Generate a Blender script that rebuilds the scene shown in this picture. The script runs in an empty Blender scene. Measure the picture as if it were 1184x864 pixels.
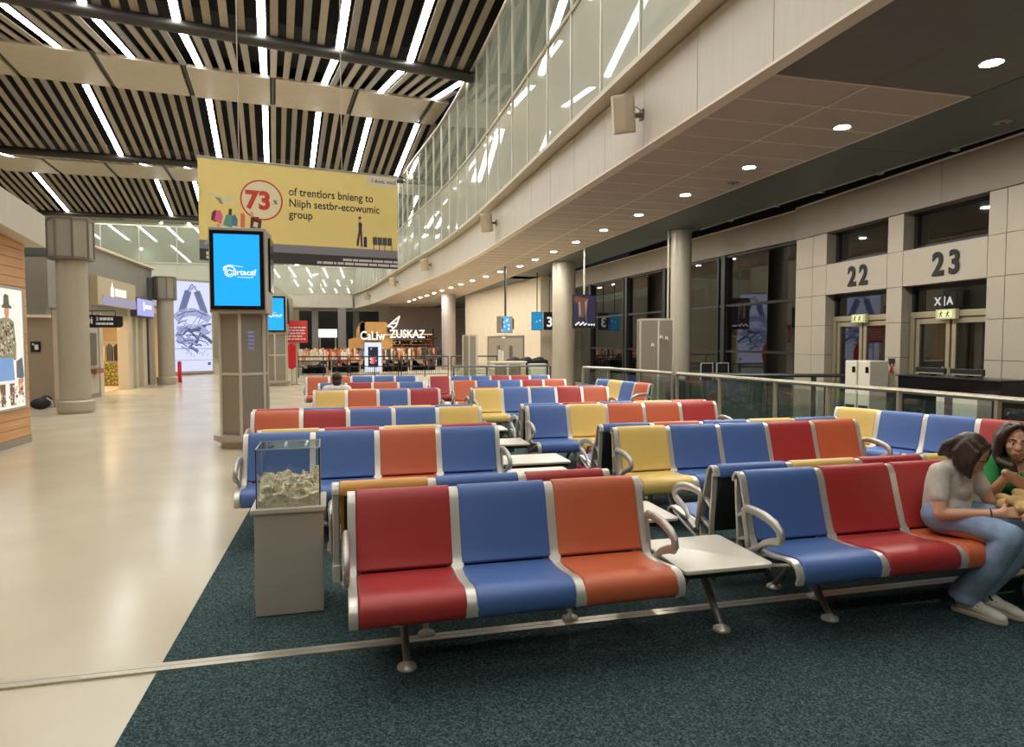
import bpy, bmesh, math, random
from mathutils import Vector, Matrix
random.seed(7)
sc = bpy.context.scene
COL = sc.collection
PI = math.pi

# ---------------------------------------------------------------- helpers
def lin(c):
    out = []
    for v in c[:3]:
        v = v / 255.0
        out.append(v / 12.92 if v <= 0.04045 else ((v + 0.055) / 1.055) ** 2.4)
    return (out[0], out[1], out[2], 1.0)

MATS = {}
def mat(name, rgb, rough=0.5, metal=0.0, bump=0.0, bscale=300.0, var=0.0, vscale=4.0, spec=0.5, alpha=1.0, stretch=None):
    """procedural principled surface: colour with noise variation and a noise bump"""
    if name in MATS: return MATS[name]
    m = bpy.data.materials.new(name); m.use_nodes = True
    nt = m.node_tree; b = nt.nodes['Principled BSDF']
    c = lin(rgb)
    b.inputs['Base Color'].default_value = c
    b.inputs['Roughness'].default_value = rough
    b.inputs['Metallic'].default_value = metal
    b.inputs['Specular IOR Level'].default_value = spec
    b.inputs['Alpha'].default_value = alpha
    tc = nt.nodes.new('ShaderNodeTexCoord')
    src = tc.outputs['Object']
    if stretch:
        mp = nt.nodes.new('ShaderNodeMapping'); mp.inputs['Scale'].default_value = stretch
        nt.links.new(src, mp.inputs['Vector']); src = mp.outputs['Vector']
    if var > 0:
        n = nt.nodes.new('ShaderNodeTexNoise'); n.inputs['Scale'].default_value = vscale; n.inputs['Detail'].default_value = 5
        r = nt.nodes.new('ShaderNodeValToRGB')
        r.color_ramp.elements[0].position = 0.3; r.color_ramp.elements[1].position = 0.7
        r.color_ramp.elements[0].color = (c[0]*(1-var), c[1]*(1-var), c[2]*(1-var), 1)
        r.color_ramp.elements[1].color = (min(1, c[0]*(1+var)), min(1, c[1]*(1+var)), min(1, c[2]*(1+var)), 1)
        nt.links.new(src, n.inputs['Vector']); nt.links.new(n.outputs['Fac'], r.inputs['Fac'])
        nt.links.new(r.outputs['Color'], b.inputs['Base Color'])
    if bump > 0:
        n2 = nt.nodes.new('ShaderNodeTexNoise'); n2.inputs['Scale'].default_value = bscale; n2.inputs['Detail'].default_value = 3
        bp = nt.nodes.new('ShaderNodeBump'); bp.inputs['Strength'].default_value = bump; bp.inputs['Distance'].default_value = 0.004
        nt.links.new(src, n2.inputs['Vector']); nt.links.new(n2.outputs['Fac'], bp.inputs['Height'])
        nt.links.new(bp.outputs['Normal'], b.inputs['Normal'])
    MATS[name] = m
    return m

def glow(name, rgb, strength=1.0):
    """something that gives off light: lamps, screens, backlit prints"""
    if name in MATS: return MATS[name]
    m = bpy.data.materials.new(name); m.use_nodes = True
    b = m.node_tree.nodes['Principled BSDF']
    c = lin(rgb)
    b.inputs['Base Color'].default_value = (c[0]*.3, c[1]*.3, c[2]*.3, 1)
    b.inputs['Roughness'].default_value = 0.25
    b.inputs['Emission Color'].default_value = c
    b.inputs['Emission Strength'].default_value = strength
    MATS[name] = m
    return m

def glass(name, tint=(0.9, 0.95, 0.9), clear=0.7, rough=0.02, body=None, bodymix=0.0, ior=1.5, refl=0.0):
    """thin pane: see-through, fresnel reflection (+refl for double glazing) and an optional frosted body"""
    if name in MATS: return MATS[name]
    m = bpy.data.materials.new(name); m.use_nodes = True
    nt = m.node_tree
    for n in list(nt.nodes): nt.nodes.remove(n)
    out = nt.nodes.new('ShaderNodeOutputMaterial')
    tr = nt.nodes.new('ShaderNodeBsdfTransparent'); tr.inputs['Color'].default_value = (tint[0]*clear, tint[1]*clear, tint[2]*clear, 1)
    gl = nt.nodes.new('ShaderNodeBsdfGlossy'); gl.inputs['Roughness'].default_value = rough
    base = tr.outputs[0]
    if body:
        df = nt.nodes.new('ShaderNodeBsdfDiffuse'); df.inputs['Color'].default_value = lin(body)
        mx0 = nt.nodes.new('ShaderNodeMixShader'); mx0.inputs[0].default_value = bodymix
        nt.links.new(tr.outputs[0], mx0.inputs[1]); nt.links.new(df.outputs[0], mx0.inputs[2]); base = mx0.outputs[0]
    lw = nt.nodes.new('ShaderNodeLayerWeight'); lw.inputs['Blend'].default_value = .5
    pw = nt.nodes.new('ShaderNodeMath'); pw.operation = 'POWER'; pw.inputs[1].default_value = 5.0
    ad = nt.nodes.new('ShaderNodeMath'); ad.operation = 'MULTIPLY_ADD'; ad.inputs[1].default_value = .9 - refl; ad.inputs[2].default_value = .04 + refl; ad.use_clamp = True
    nt.links.new(lw.outputs['Facing'], pw.inputs[0]); nt.links.new(pw.outputs[0], ad.inputs[0])
    mx = nt.nodes.new('ShaderNodeMixShader')
    nt.links.new(ad.outputs[0], mx.inputs[0]); nt.links.new(base, mx.inputs[1]); nt.links.new(gl.outputs[0], mx.inputs[2])
    nt.links.new(mx.outputs[0], out.inputs['Surface'])
    MATS[name] = m
    return m

def smooth_poly(pts, n=1):
    """Chaikin corner cutting on a closed 2-D outline"""
    for _ in range(n):
        q = []
        for i in range(len(pts)):
            a, b = pts[i], pts[(i+1) % len(pts)]
            q.append((a[0]*.75+b[0]*.25, a[1]*.75+b[1]*.25)); q.append((a[0]*.25+b[0]*.75, a[1]*.25+b[1]*.75))
        pts = q
    return pts

class MB:
    """collects shapes into one mesh; use(m) sets the material of what follows"""
    def __init__(self, m=None):
        self.bm = bmesh.new(); self.mats = []; self.i = 0; self.M = Matrix.Identity(4)
        if m: self.use(m)
    def use(self, m):
        if m not in self.mats: self.mats.append(m)
        self.i = self.mats.index(m); return self
    def v(self, p): return self.bm.verts.new(self.M @ Vector(p))
    def face(self, vs):
        try:
            f = self.bm.faces.new(vs); f.material_index = self.i; return f
        except ValueError: return None
    def poly(self, pts): return self.face([self.v(p) for p in pts])
    def box(self, x0, x1, y0, y1, z0, z1):
        c = [self.v(p) for p in ((x0,y0,z0),(x1,y0,z0),(x1,y1,z0),(x0,y1,z0),(x0,y0,z1),(x1,y0,z1),(x1,y1,z1),(x0,y1,z1))]
        for q in ((3,2,1,0),(4,5,6,7),(0,1,5,4),(1,2,6,5),(2,3,7,6),(3,0,4,7)): self.face([c[k] for k in q])
        return self
    def prism(self, pts, a, b, axis='x'):
        """closed outline extruded from a to b along an axis; pts are the other two coordinates in order"""
        def P(p, t):
            if axis == 'x': return (t, p[0], p[1])
            if axis == 'y': return (p[0], t, p[1])
            return (p[0], p[1], t)
        A = [self.v(P(p, a)) for p in pts]; B = [self.v(P(p, b)) for p in pts]
        n = len(pts)
        self.face(A[::-1]); self.face(B)
        for k in range(n): self.face([A[k], A[(k+1) % n], B[(k+1) % n], B[k]])
        return self
    def ribbon(self, path, w, a, b):
        """a strip of thickness w that follows a (y,z) path, extruded in x from a to b"""
        L, R = [], []
        for k in range(len(path)):
            p = Vector(path[max(0, k-1)]); q = Vector(path[min(len(path)-1, k+1)])
            d = (q - p).normalized(); nrm = Vector((-d.y, d.x)) * (w/2); c = Vector(path[k])
            L.append(tuple(c + nrm)); R.append(tuple(c - nrm))
        return self.prism(L + R[::-1], a, b, 'x')
    def tube(self, pts, r, seg=8, closed=False, sx=1.0, caps=True):
        pts = [Vector(p) for p in pts]; n = len(pts)
        rs = r if isinstance(r, (list, tuple)) else [r]*n
        rings = []; prev = None
        for k in range(n):
            if closed: d = pts[(k+1) % n] - pts[k-1]
            else: d = pts[min(n-1, k+1)] - pts[max(0, k-1)]
            d.normalize()
            if prev is None:
                up = Vector((0,0,1)) if abs(d.z) < .9 else Vector((1,0,0))
                s = d.cross(up).normalized()
            else:
                s = (prev - d * prev.dot(d)).normalized()
            prev = s; t = d.cross(s)
            rings.append([self.v(pts[k] + (s*math.cos(a)*sx + t*math.sin(a))*rs[k]) for a in [2*PI*j/seg for j in range(seg)]])
        m = n if closed else n-1
        for k in range(m):
            A, B = rings[k], rings[(k+1) % n]
            for j in range(seg): self.face([A[j], A[(j+1) % seg], B[(j+1) % seg], B[j]])
        if caps and not closed: self.face(rings[0][::-1]); self.face(rings[-1])
        return self
    def lathe(self, prof, seg=24, c=(0,0,0), caps=True):
        rings = [[self.v((c[0]+r*math.cos(2*PI*j/seg), c[1]+r*math.sin(2*PI*j/seg), c[2]+z)) for j in range(seg)] for r, z in prof]
        for k in range(len(rings)-1):
            A, B = rings[k], rings[k+1]
            for j in range(seg): self.face([A[j], A[(j+1) % seg], B[(j+1) % seg], B[j]])
        if caps: self.face(rings[0][::-1]); self.face(rings[-1])
        return self
    def ball(self, c, r, rot=None, seg=16, rings=10):
        r = (r, r, r) if not isinstance(r, (list, tuple)) else r
        R = rot if rot is not None else Matrix.Identity(3)
        c = Vector(c); rows = []
        for k in range(1, rings):
            th = PI*k/rings
            rows.append([self.v(c + R @ Vector((r[0]*math.sin(th)*math.cos(2*PI*j/seg), r[1]*math.sin(th)*math.sin(2*PI*j/seg), r[2]*math.cos(th)))) for j in range(seg)])
        t = self.v(c + R @ Vector((0,0,r[2]))); b = self.v(c - R @ Vector((0,0,r[2])))
        for j in range(seg):
            self.face([t, rows[0][j], rows[0][(j+1) % seg]]); self.face([b, rows[-1][(j+1) % seg], rows[-1][j]])
        for k in range(len(rows)-1):
            for j in range(seg): self.face([rows[k][j], rows[k+1][j], rows[k+1][(j+1) % seg], rows[k][(j+1) % seg]])
        return self
    def cap(self, p0, p1, r0, r1, seg=12):
        """tapered limb with round ends"""
        self.tube([p0, p1], [r0, r1], seg); self.ball(p0, r0, seg=seg, rings=8); self.ball(p1, r1, seg=seg, rings=8)
        return self
    def disc(self, c, r, n=24, rx=None):
        """flat disc in the local x-z plane facing -y"""
        rx = rx or r
        return self.poly([(c[0]+rx*math.cos(2*PI*k/n), c[1], c[2]+r*math.sin(2*PI*k/n)) for k in range(n)])
    def text(self, s, size, x, y, z, bold=0.0, align='LEFT', depth=0.0, sx=1.0, shear=0.0):
        """lettering in the local x-z plane facing -y"""
        cu = bpy.data.curves.new('lettering', 'FONT'); cu.body = s; cu.size = size; cu.align_x = align; cu.offset = bold; cu.extrude = depth; cu.shear = shear
        cu.resolution_u = 3
        o = bpy.data.objects.new('lettering', cu); COL.objects.link(o)
        dg = bpy.context.evaluated_depsgraph_get(); dg.update()
        me = bpy.data.meshes.new_from_object(o.evaluated_get(dg))
        T = self.M @ Matrix.Translation((x, y, z)) @ Matrix.Rotation(PI/2, 4, 'X') @ Matrix.Diagonal((sx, 1, 1, 1))
        vs = [self.bm.verts.new(T @ v.co) for v in me.vertices]
        for p in me.polygons: self.face([vs[k] for k in p.vertices])
        bpy.data.objects.remove(o); bpy.data.curves.remove(cu); bpy.data.meshes.remove(me)
        return self
    def mesh(self, name, smooth=35, bevel=0.0, bseg=2, recalc=True, subsurf=0):
        if recalc: bmesh.ops.recalc_face_normals(self.bm, faces=self.bm.faces)
        me = bpy.data.meshes.new(name); self.bm.to_mesh(me); self.bm.free()
        for m in self.mats: me.materials.append(m)
        if bevel > 0 or subsurf:
            o = bpy.data.objects.new('shape', me); COL.objects.link(o)
            if bevel > 0:
                bv = o.modifiers.new('b', 'BEVEL'); bv.width = bevel; bv.segments = bseg; bv.limit_method = 'ANGLE'; bv.angle_limit = math.radians(40)
            if subsurf:
                ss = o.modifiers.new('s', 'SUBSURF'); ss.levels = subsurf; ss.render_levels = subsurf
            dg = bpy.context.evaluated_depsgraph_get(); dg.update()
            me2 = bpy.data.meshes.new_from_object(o.evaluated_get(dg))
            bpy.data.objects.remove(o); bpy.data.meshes.remove(me); me = me2; me.name = name
        if smooth:
            me.polygons.foreach_set('use_smooth', [True]*len(me.polygons))
            me.set_sharp_from_angle(angle=math.radians(smooth))
        return me
    def build(self, name, parent=None, loc=(0,0,0), rz=0.0, **k):
        return put(name, self.mesh(name, **k), parent, loc, rz)

def put(name, me, parent=None, loc=(0,0,0), rz=0.0):
    o = bpy.data.objects.new(name, me); COL.objects.link(o)
    o.location = loc; o.rotation_euler = (0, 0, rz)
    if parent: o.parent = parent
    return o
def thing(name, label, cat, loc=(0,0,0), rz=0.0, group=None):
    o = put(name, None, None, loc, rz); o.empty_display_size = .1
    return tag(o, label, cat, group)
def tag(o, label, cat, group=None, kind=None):
    if label: o['label'] = label
    if cat: o['category'] = cat
    if group: o['group'] = group
    if kind: o['kind'] = kind
    return o
def struct(o, label=None):
    o['kind'] = 'structure'
    if label: o['label'] = label
    return o
def kids(o): return [c for c in list(o.children)]
def dup(o, loc, rz=None, label=None):
    c = o.copy(); COL.objects.link(c); c.location = loc
    if rz is not None: c.rotation_euler = (0, 0, rz)
    if label: c['label'] = label
    for ch in kids(o):
        d = ch.copy(); COL.objects.link(d); d.parent = c
        for g in kids(ch):
            e = g.copy(); COL.objects.link(e); e.parent = d
    return c
def remesh(mb, name, m, voxel=.012, it=6, parent=None, loc=(0,0,0), rz=0.0):
    """melt overlapping shapes into one continuous skin"""
    me = mb.mesh(name, smooth=0); me.materials.clear()
    o = bpy.data.objects.new('shape', me); COL.objects.link(o)
    r = o.modifiers.new('r', 'REMESH'); r.mode = 'VOXEL'; r.voxel_size = voxel
    s = o.modifiers.new('s', 'SMOOTH'); s.factor = .5; s.iterations = it
    dg = bpy.context.evaluated_depsgraph_get(); dg.update()
    me2 = bpy.data.meshes.new_from_object(o.evaluated_get(dg)); bpy.data.objects.remove(o); bpy.data.meshes.remove(me)
    me2.name = name
    for q in (m if isinstance(m, list) else [m]): me2.materials.append(q)
    me2.polygons.foreach_set('use_smooth', [True]*len(me2.polygons))
    return put(name, me2, parent, loc, rz)

# ---------------------------------------------------------------- materials
LEATHER = {}
for k, c in dict(red=(172,52,50), blue=(78,108,164), orange=(200,100,62), yellow=(226,194,110), amber=(222,160,70)).items():
    LEATHER[k] = mat('leather_'+k, c, .42, bump=.25, bscale=420, var=.06, vscale=3)
ALU = mat('satin_aluminium', (214,208,194), .36, metal=.5, bump=.05, bscale=500)
ALU_D = mat('dull_aluminium', (150,147,140), .42, metal=.6, bump=.05, bscale=400)
BLACK = mat('black_plastic', (18,18,19), .5, bump=.1, bscale=600)
BLACKG = mat('black_gloss', (8,8,9), .18)
DARKPERF = mat('dark_perforated_panel', (34,34,34), .55, bump=.3, bscale=900)
WHITE = mat('white_laminate', (226,218,198), .35, var=.02)
RUB = mat('grey_rubber', (70,70,68), .7)
BEIGE = mat('beige_wall_paint', (205,192,166), .6, var=.03, vscale=2)
PANEL = mat('greige_metal_panel', (180,171,153), .5, metal=.15, var=.03, vscale=2)
FASC = mat('cream_fascia_panel', (206,198,181), .5, var=.04, vscale=1.2, stretch=(1,12,1))
COLM = mat('greige_column_paint', (168,160,142), .42, metal=.1, var=.03)
COLR = mat('grey_column_cladding', (150,144,130), .45, metal=.25, var=.03)
STEEL = mat('brushed_steel', (176,168,152), .38, metal=.35, var=.05, vscale=2, stretch=(1,1,30))
FRAME_D = mat('dark_window_frame', (30,31,31), .45)
DKCEIL = mat('dark_soffit_panel', (112,107,102), .55, var=.05)
DKSTRIP = mat('dark_green_grey_soffit', (84,89,86), .5, var=.05)
TILE = mat('brown_ceiling_tile', (190,174,160), .7, bump=.2, bscale=700, var=.03)
TLINE = mat('ceiling_grid_metal', (236,222,200), .5)
SLAT = [mat('slat_tan', (160,148,130), .6, var=.05), mat('slat_grey', (148,144,138), .6, var=.05), mat('slat_pale', (176,166,150), .6, var=.05)]
VOID = mat('ceiling_void_black', (13,13,15), .9)
TUBE = mat('dark_steel_tube', (66,62,58), .4, metal=.5)
LAMP = glow('lamp_white', (252,252,251), 26.0)
SPOT = glow('downlight_white', (255,250,243), 1150.0)
GLASS_G = glass('gallery_glass', (.88,.95,.86), .60, body=(206,212,190), bodymix=.34, refl=.12)
GLASS_F = glass('frosted_gallery_glass', (.88,.93,.84), .5, body=(212,212,192), bodymix=.80, refl=.08)
GLASS_W = glass('night_window_glass', (.6,.66,.62), .6, refl=.10)
GLASS_R = glass('rail_glass', (.82,.93,.86), .86, body=(150,170,155), bodymix=.10, refl=.05)
GLASS_C = glass('display_glass', (.95,.98,.96), .93, refl=.03)

def bars(mb, x, z, h, widths, y=0.0, gap=.03):
    """a line of lettering too blurred to read: word-long blocks"""
    for w in widths: mb.poly([(x,y,z),(x+w,y,z),(x+w,y,z+h),(x,y,z+h)]); x += w+gap
# ---------------------------------------------------------------- floor
def floor_material():
    m = mat('polished_terrazzo', (202,190,163), .16, var=.05, vscale=1.1, bump=.03, bscale=2.2, spec=.45)
    nt = m.node_tree; b = nt.nodes['Principled BSDF']
    n = nt.nodes.new('ShaderNodeTexNoise'); n.inputs['Scale'].default_value = .9; n.inputs['Detail'].default_value = 6
    mr = nt.nodes.new('ShaderNodeMapRange'); mr.inputs['To Min'].default_value = .10; mr.inputs['To Max'].default_value = .30
    tc = nt.nodes.new('ShaderNodeTexCoord')
    nt.links.new(tc.outputs['Object'], n.inputs['Vector']); nt.links.new(n.outputs['Fac'], mr.inputs['Value']); nt.links.new(mr.outputs['Result'], b.inputs['Roughness'])
    return m
def carpet_material():
    m = bpy.data.materials.new('teal_loop_carpet'); m.use_nodes = True
    nt = m.node_tree; b = nt.nodes['Principled BSDF']; b.inputs['Roughness'].default_value = .95; b.inputs['Specular IOR Level'].default_value = .1
    tc = nt.nodes.new('ShaderNodeTexCoord')
    n = nt.nodes.new('ShaderNodeTexNoise'); n.inputs['Scale'].default_value = 95; n.inputs['Detail'].default_value = 4; n.inputs['Roughness'].default_value = .7
    r = nt.nodes.new('ShaderNodeValToRGB'); e = r.color_ramp.elements
    e[0].position = .36; e[0].color = lin((29,41,41)); e[1].position = .66; e[1].color = lin((98,114,111))
    k = e.new(.5); k.color = lin((52,70,69))
    bp = nt.nodes.new('ShaderNodeBump'); bp.inputs['Strength'].default_value = .5; bp.inputs['Distance'].default_value = .004
    nt.links.new(tc.outputs['Object'], n.inputs['Vector']); nt.links.new(n.outputs['Fac'], r.inputs['Fac']); nt.links.new(r.outputs['Color'], b.inputs['Base Color'])
    nt.links.new(n.outputs['Fac'], bp.inputs['Height']); nt.links.new(bp.outputs['Normal'], b.inputs['Normal'])
    return m
mb = MB(floor_material()); mb.box(-22, 14, -17, 75, -.2, 0)
struct(mb.build('floor', smooth=0), 'polished beige terrazzo floor of the concourse')
mb = MB(carpet_material())
pts = [(-.89,-16),(-.93,3.0),(-.93,7.0),(-.95,11),(-.98,16.5),(7.9,16.5),(9.0,12.6),(8.9,-16)]
mb.prism([(x, y) for x, y in pts], 0, .006, 'z')
struct(mb.build('carpet_floor', smooth=0), 'dark teal carpet under the seating area')
# expansion joint that crosses floor and carpet
mb = MB(mat('joint_metal', (186,178,158), .35, metal=.6, var=.08, vscale=5, stretch=(1,12,1)))
mb.box(-7, 8.9, 3.535, 3.576, 0, .012); mb.box(-7, 8.9, 3.584, 3.622, 0, .010)
mb.use(mat('joint_rubber', (120,104,84), .6)); mb.box(-7, 8.9, 3.575, 3.585, 0, .008)
struct(mb.build('trim_1', smooth=0), 'metal expansion joint strip crossing the floor')

# ---------------------------------------------------------------- folded slat ceiling of the hall
U = Vector((-.1045, .9945)); V = Vector((.985, .172)); O1 = Vector((-.08, 20.15))
PER, SB, SP = 13.85, 5.6, 2.8
ZV, ZR = 10.1, 11.2
def hall(s, t): p = O1 + U*s + V*t; return p.x, p.y + max(-.3, s/PER)*(.5 - .10*t)
def tmax(s): return (4.02 + .08 + .1045*s)/.985
TMIN = -19.0
def clip(t, s0, s1):
    """part of a slat at t that lies left of the gallery glass"""
    lim = (t*.985 - 4.10)/.1045
    return (max(s0, lim), s1) if lim < s1 - .2 else None
sections = []      # (s0, z0, s1, z1)
for k in (-2, -1, 0, 1, 2):
    s = PER*k
    sections.append((s, ZV, s+SB, ZR, 'B', k)); sections.append((s+SB+SP, ZR, s+PER, ZV, 'C', k))
LIGHT_SKIP = {('C', 0, q) for q in (-8,-7,-6,-5,-3)} | {('C', 1, q) for q in (-8,-6,-5,-2)} | {('B', 1, q) for q in (-8,-6,-5)} | {('B', 0, q) for q in (-8,-7,-6,-5)}
light_list = []
for s0, z0, s1, z1, kind, k in sections:
    mb = MB()
    n = 0; t = TMIN
    L = s1 - s0
    ks = range(-8, 3)
    while t < tmax(s1) - .1:
        lamp = [q for q in ks if abs(t - 2.1*q) < .2 and (kind, k, q) not in LIGHT_SKIP]
        cl = clip(t, s0, s1)
        if not lamp and cl:
            a, b = cl
            za, zb = z0 + (z1-z0)*(a-s0)/L, z0 + (z1-z0)*(b-s0)/L
            mb.use(SLAT[(n*7 + k*3) % 3 if (n*5+k) % 4 else 0])
            w = .100
            q = []
            for (s, z) in ((a, za), (b, zb)):
                for dt in (-w, w):
                    x, y = hall(s, t+dt); q.append((x, y, z)); q.append((x, y, z+.05))
            A = [mb.v(p) for p in q]
            for f in ((0,2,6,4),(1,5,7,3),(0,4,5,1),(2,3,7,6),(0,1,3,2),(4,6,7,5)): mb.face([A[i] for i in f])
        t += .42; n += 1
    mb.use(VOID)
    x0, y0 = hall(s0, TMIN); x1, y1 = hall(s0, tmax(s0)+.6); x2, y2 = hall(s1, tmax(s1)+.6); x3, y3 = hall(s1, TMIN)
    mb.poly([(x0,y0,z0+.45),(x1,y1,z0+.45),(x2,y2,z1+.45),(x3,y3,z1+.45)])
    struct(mb.build('ceiling', smooth=0), 'folded hall ceiling of pale slats over a black void')
    for q in ks:
        if (kind, k, q) in LIGHT_SKIP: continue
        cl = clip(2.1*q, s0, s1)
        if not cl or cl[1]-cl[0] < 1.0: continue
        if k == -1 and kind == 'B' and q < -4: continue
        if k == -2 and q < -4: continue
        light_list.append((kind, k, q, cl[0]+.15, cl[1]-.1, s0, z0, s1, z1))
# beige ridge panels and dark valley tubes
for k in (-2, -1, 0, 1, 2):
    mb = MB(mat('ridge_panel', (192,180,160), .5, var=.04))
    a, b = PER*k+SB, PER*k+SB+SP
    edges = [-19.1,-16.2,-13.3,-10.4,-7.45,-4.75,-1.8,1.2,4.2,6.5]
    for i in range(len(edges)-1):
        t0, t1 = edges[i]+.10, edges[i+1]-.10
        t1 = min(t1, tmax(a)+.1)
        if t1 - t0 < .2: continue
        lo = [hall(a, t0), hall(a, t1), hall(b, t1), hall(b, t0)]
        A = [mb.v((x, y, ZR-.05)) for x, y in lo]; B = [mb.v((x, y, ZR+.06)) for x, y in lo]
        mb.face(A); mb.face(B[::-1])
        for j in range(4): mb.face([A[j], A[(j+1) % 4], B[(j+1) % 4], B[j]])
    mb.use(TUBE)
    for e in edges[1:-1]:
        if e > tmax(a): continue
        lo = [hall(a-.1, e-.05), hall(a-.1, e+.05), hall(b+.1, e+.05), hall(b+.1, e-.05)]
        mb.poly([(x, y, ZR+.03) for x, y in lo])
    mb.use(VOID)
    lo = [hall(a-.3, TMIN), hall(a-.3, tmax(a)), hall(b+.3, tmax(a)), hall(b+.3, TMIN)]
    mb.poly([(x, y, ZR+.5) for x, y in lo])
    struct(mb.build('ceiling_panel_band', smooth=0), 'band of beige panels along a ceiling ridge'); 
    mb = MB(TUBE)
    x0, y0 = hall(PER*k, TMIN); x1, y1 = hall(PER*k, tmax(PER*k))
    mb.tube([(x0,y0,ZV-.12),(x1,y1,ZV-.12)], .17, 12)
    struct(mb.build('ceiling_beam', smooth=40), 'round dark steel beam along a ceiling valley')
ROWN = {('B',-2):'high behind the viewer over the concourse', ('C',-2):'overhead before the first ceiling bay', ('B',-1):'in the bay above the seats', ('C',-1):'before the first round beam', ('B',0):'between first round beam and first beige panels',
        ('C',0):'in the bay between the two beige panel bands', ('B',1):'just past the second round beam', ('C',1):'in the bay after the second beige panels',
        ('B',2):'just past the third round beam', ('C',2):'in the last bay by the end glazing'}
ORD = ['first','second','third','fourth','fifth','sixth','seventh','eighth','ninth','tenth','eleventh']
cnt = {}
for kind, k, q, a, b, s0, z0, s1, z1 in sorted(light_list, key=lambda r: (r[1], r[0], -r[2])):
    L = s1-s0
    z = lambda s: z0 + (z1-z0)*(s-s0)/L
    c = (a+b)/2; cx, cy = hall(c, 2.1*q); i = cnt.get((kind, k), 0); cnt[(kind, k)] = i+1
    o = thing('linear_ceiling_light', '%s light line from the gallery glass, %s' % (ORD[i], ROWN[(kind, k)]), 'light', (cx, cy, z(c)), 0, 'white light lines in the slat ceiling')
    for nm, w, d0, d1, m in (('housing', .13, .01, .09, BLACK), ('diffuser', .10, -.012, .01, LAMP)):
        mb = MB(m); qd = []
        for s in (a, b):
            for dt in (-w, w):
                x, y = hall(s, 2.1*q+dt)
                qd.append((x-cx, y-cy, z(s)-z(c)+d0)); qd.append((x-cx, y-cy, z(s)-z(c)+d1))
        A = [mb.v(p) for p in qd]
        for f in ((0,2,6,4),(1,5,7,3),(0,4,5,1),(2,3,7,6),(0,1,3,2),(4,6,7,5)): mb.face([A[i] for i in f])
        mb.build(nm, o, smooth=0)

# ---------------------------------------------------------------- gallery: fascia, glazing, soffit
CV = [(-8,4.06),(6,4.06),(12,4.06),(20,4.02),(26,3.76),(31.6,3.24),(40,2.55),(48.8,1.76),(55.4,.69)]
def cx(y, off=0.0):
    for i in range(len(CV)-1):
        (y0, x0), (y1, x1) = CV[i], CV[i+1]
        if y <= y1 or i == len(CV)-2:
            f = (y-y0)/(y1-y0)
            xm = CV[i-1] if i else (y0-1, x0); xn = CV[i+2] if i+2 < len(CV) else (y1+1, x1+(x1-x0)/(y1-y0))
            m0 = (x1-xm[1])/(y1-xm[0])*(y1-y0); m1 = (xn[1]-x0)/(xn[0]-y0)*(y1-y0)
            h = (2*f**3-3*f**2+1)*x0 + (f**3-2*f**2+f)*m0 + (-2*f**3+3*f**2)*x1 + (f**3-f**2)*m1
            return h+off
STEP = 1.453
ys = [-7.29 + STEP*i for i in range(44)]; ys = [y for y in ys if y < 55.2] + [55.4]
mb = MB(FASC)
for y0, y1 in zip(ys[:-1], ys[1:]):
    a, b = y0+.006, y1-.006
    mb.prism([(cx(a,.06),a),(cx(b,.06),b),(cx(b,.16),b),(cx(a,.16),a)], 4.40, 5.40, 'z')
mb.use(mat('fascia_joint', (120,108,90), .7)); 
for y0, y1 in zip(ys[:-1], ys[1:]): mb.prism([(cx(y0,.075),y0),(cx(y1,.075),y1),(cx(y1,.15),y1),(cx(y0,.15),y0)], 4.42, 5.38, 'z')
mb.use(TLINE)
for y0, y1 in zip(ys[:-1], ys[1:]): mb.prism([(cx(y0,.03),y0),(cx(y1,.03),y1),(cx(y1,.20),y1),(cx(y0,.20),y0)], 4.36, 4.39, 'z')
struct(mb.build('wall_fascia', smooth=0), 'cream panelled fascia below the curved gallery glazing')
mb = MB(mat('gallery_sill', (196,186,164), .45, metal=.2))
for y0, y1 in zip(ys[:-1], ys[1:]):
    mb.prism([(cx(y0,-.20),y0),(cx(y1,-.20),y1),(cx(y1,.25),y1),(cx(y0,.25),y0)], 5.42, 5.50, 'z')
struct(mb.build('trim_2', smooth=0), 'projecting sill under the gallery glazing')
w1 = MB(GLASS_F); w2 = MB(GLASS_G); fr = MB(mat('gallery_mullion', (196,190,168), .4, metal=.35))
for y0, y1 in zip(ys[:-1], ys[1:]):
    a, b = y0+.03, y1-.03
    w1.poly([(cx(a),a,5.55),(cx(b),b,5.55),(cx(b),b,7.6),(cx(a),a,7.6)])
    w2.poly([(cx(a),a,7.66),(cx(b),b,7.66),(cx(b),b,10.2),(cx(a),a,10.2)])
for y in ys:
    x = cx(y)
    fr.box(x-.03, x+.05, y-.022, y+.022, 5.5, 10.2)
for z, r in ((5.53,.035),(7.63,.035),(10.22,.05)):
    fr.tube([(cx(y,-.02), y, z) for y in ys], r, 8)
wo = struct(w2.build('window_1', smooth=0, recalc=False), 'tall curved glazing of the upper gallery')
struct(w1.build('lower_pane', wo, smooth=0, recalc=False), 'frosted lower panes of the gallery glazing'); struct(fr.build('window_frame', wo, smooth=40))
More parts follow.
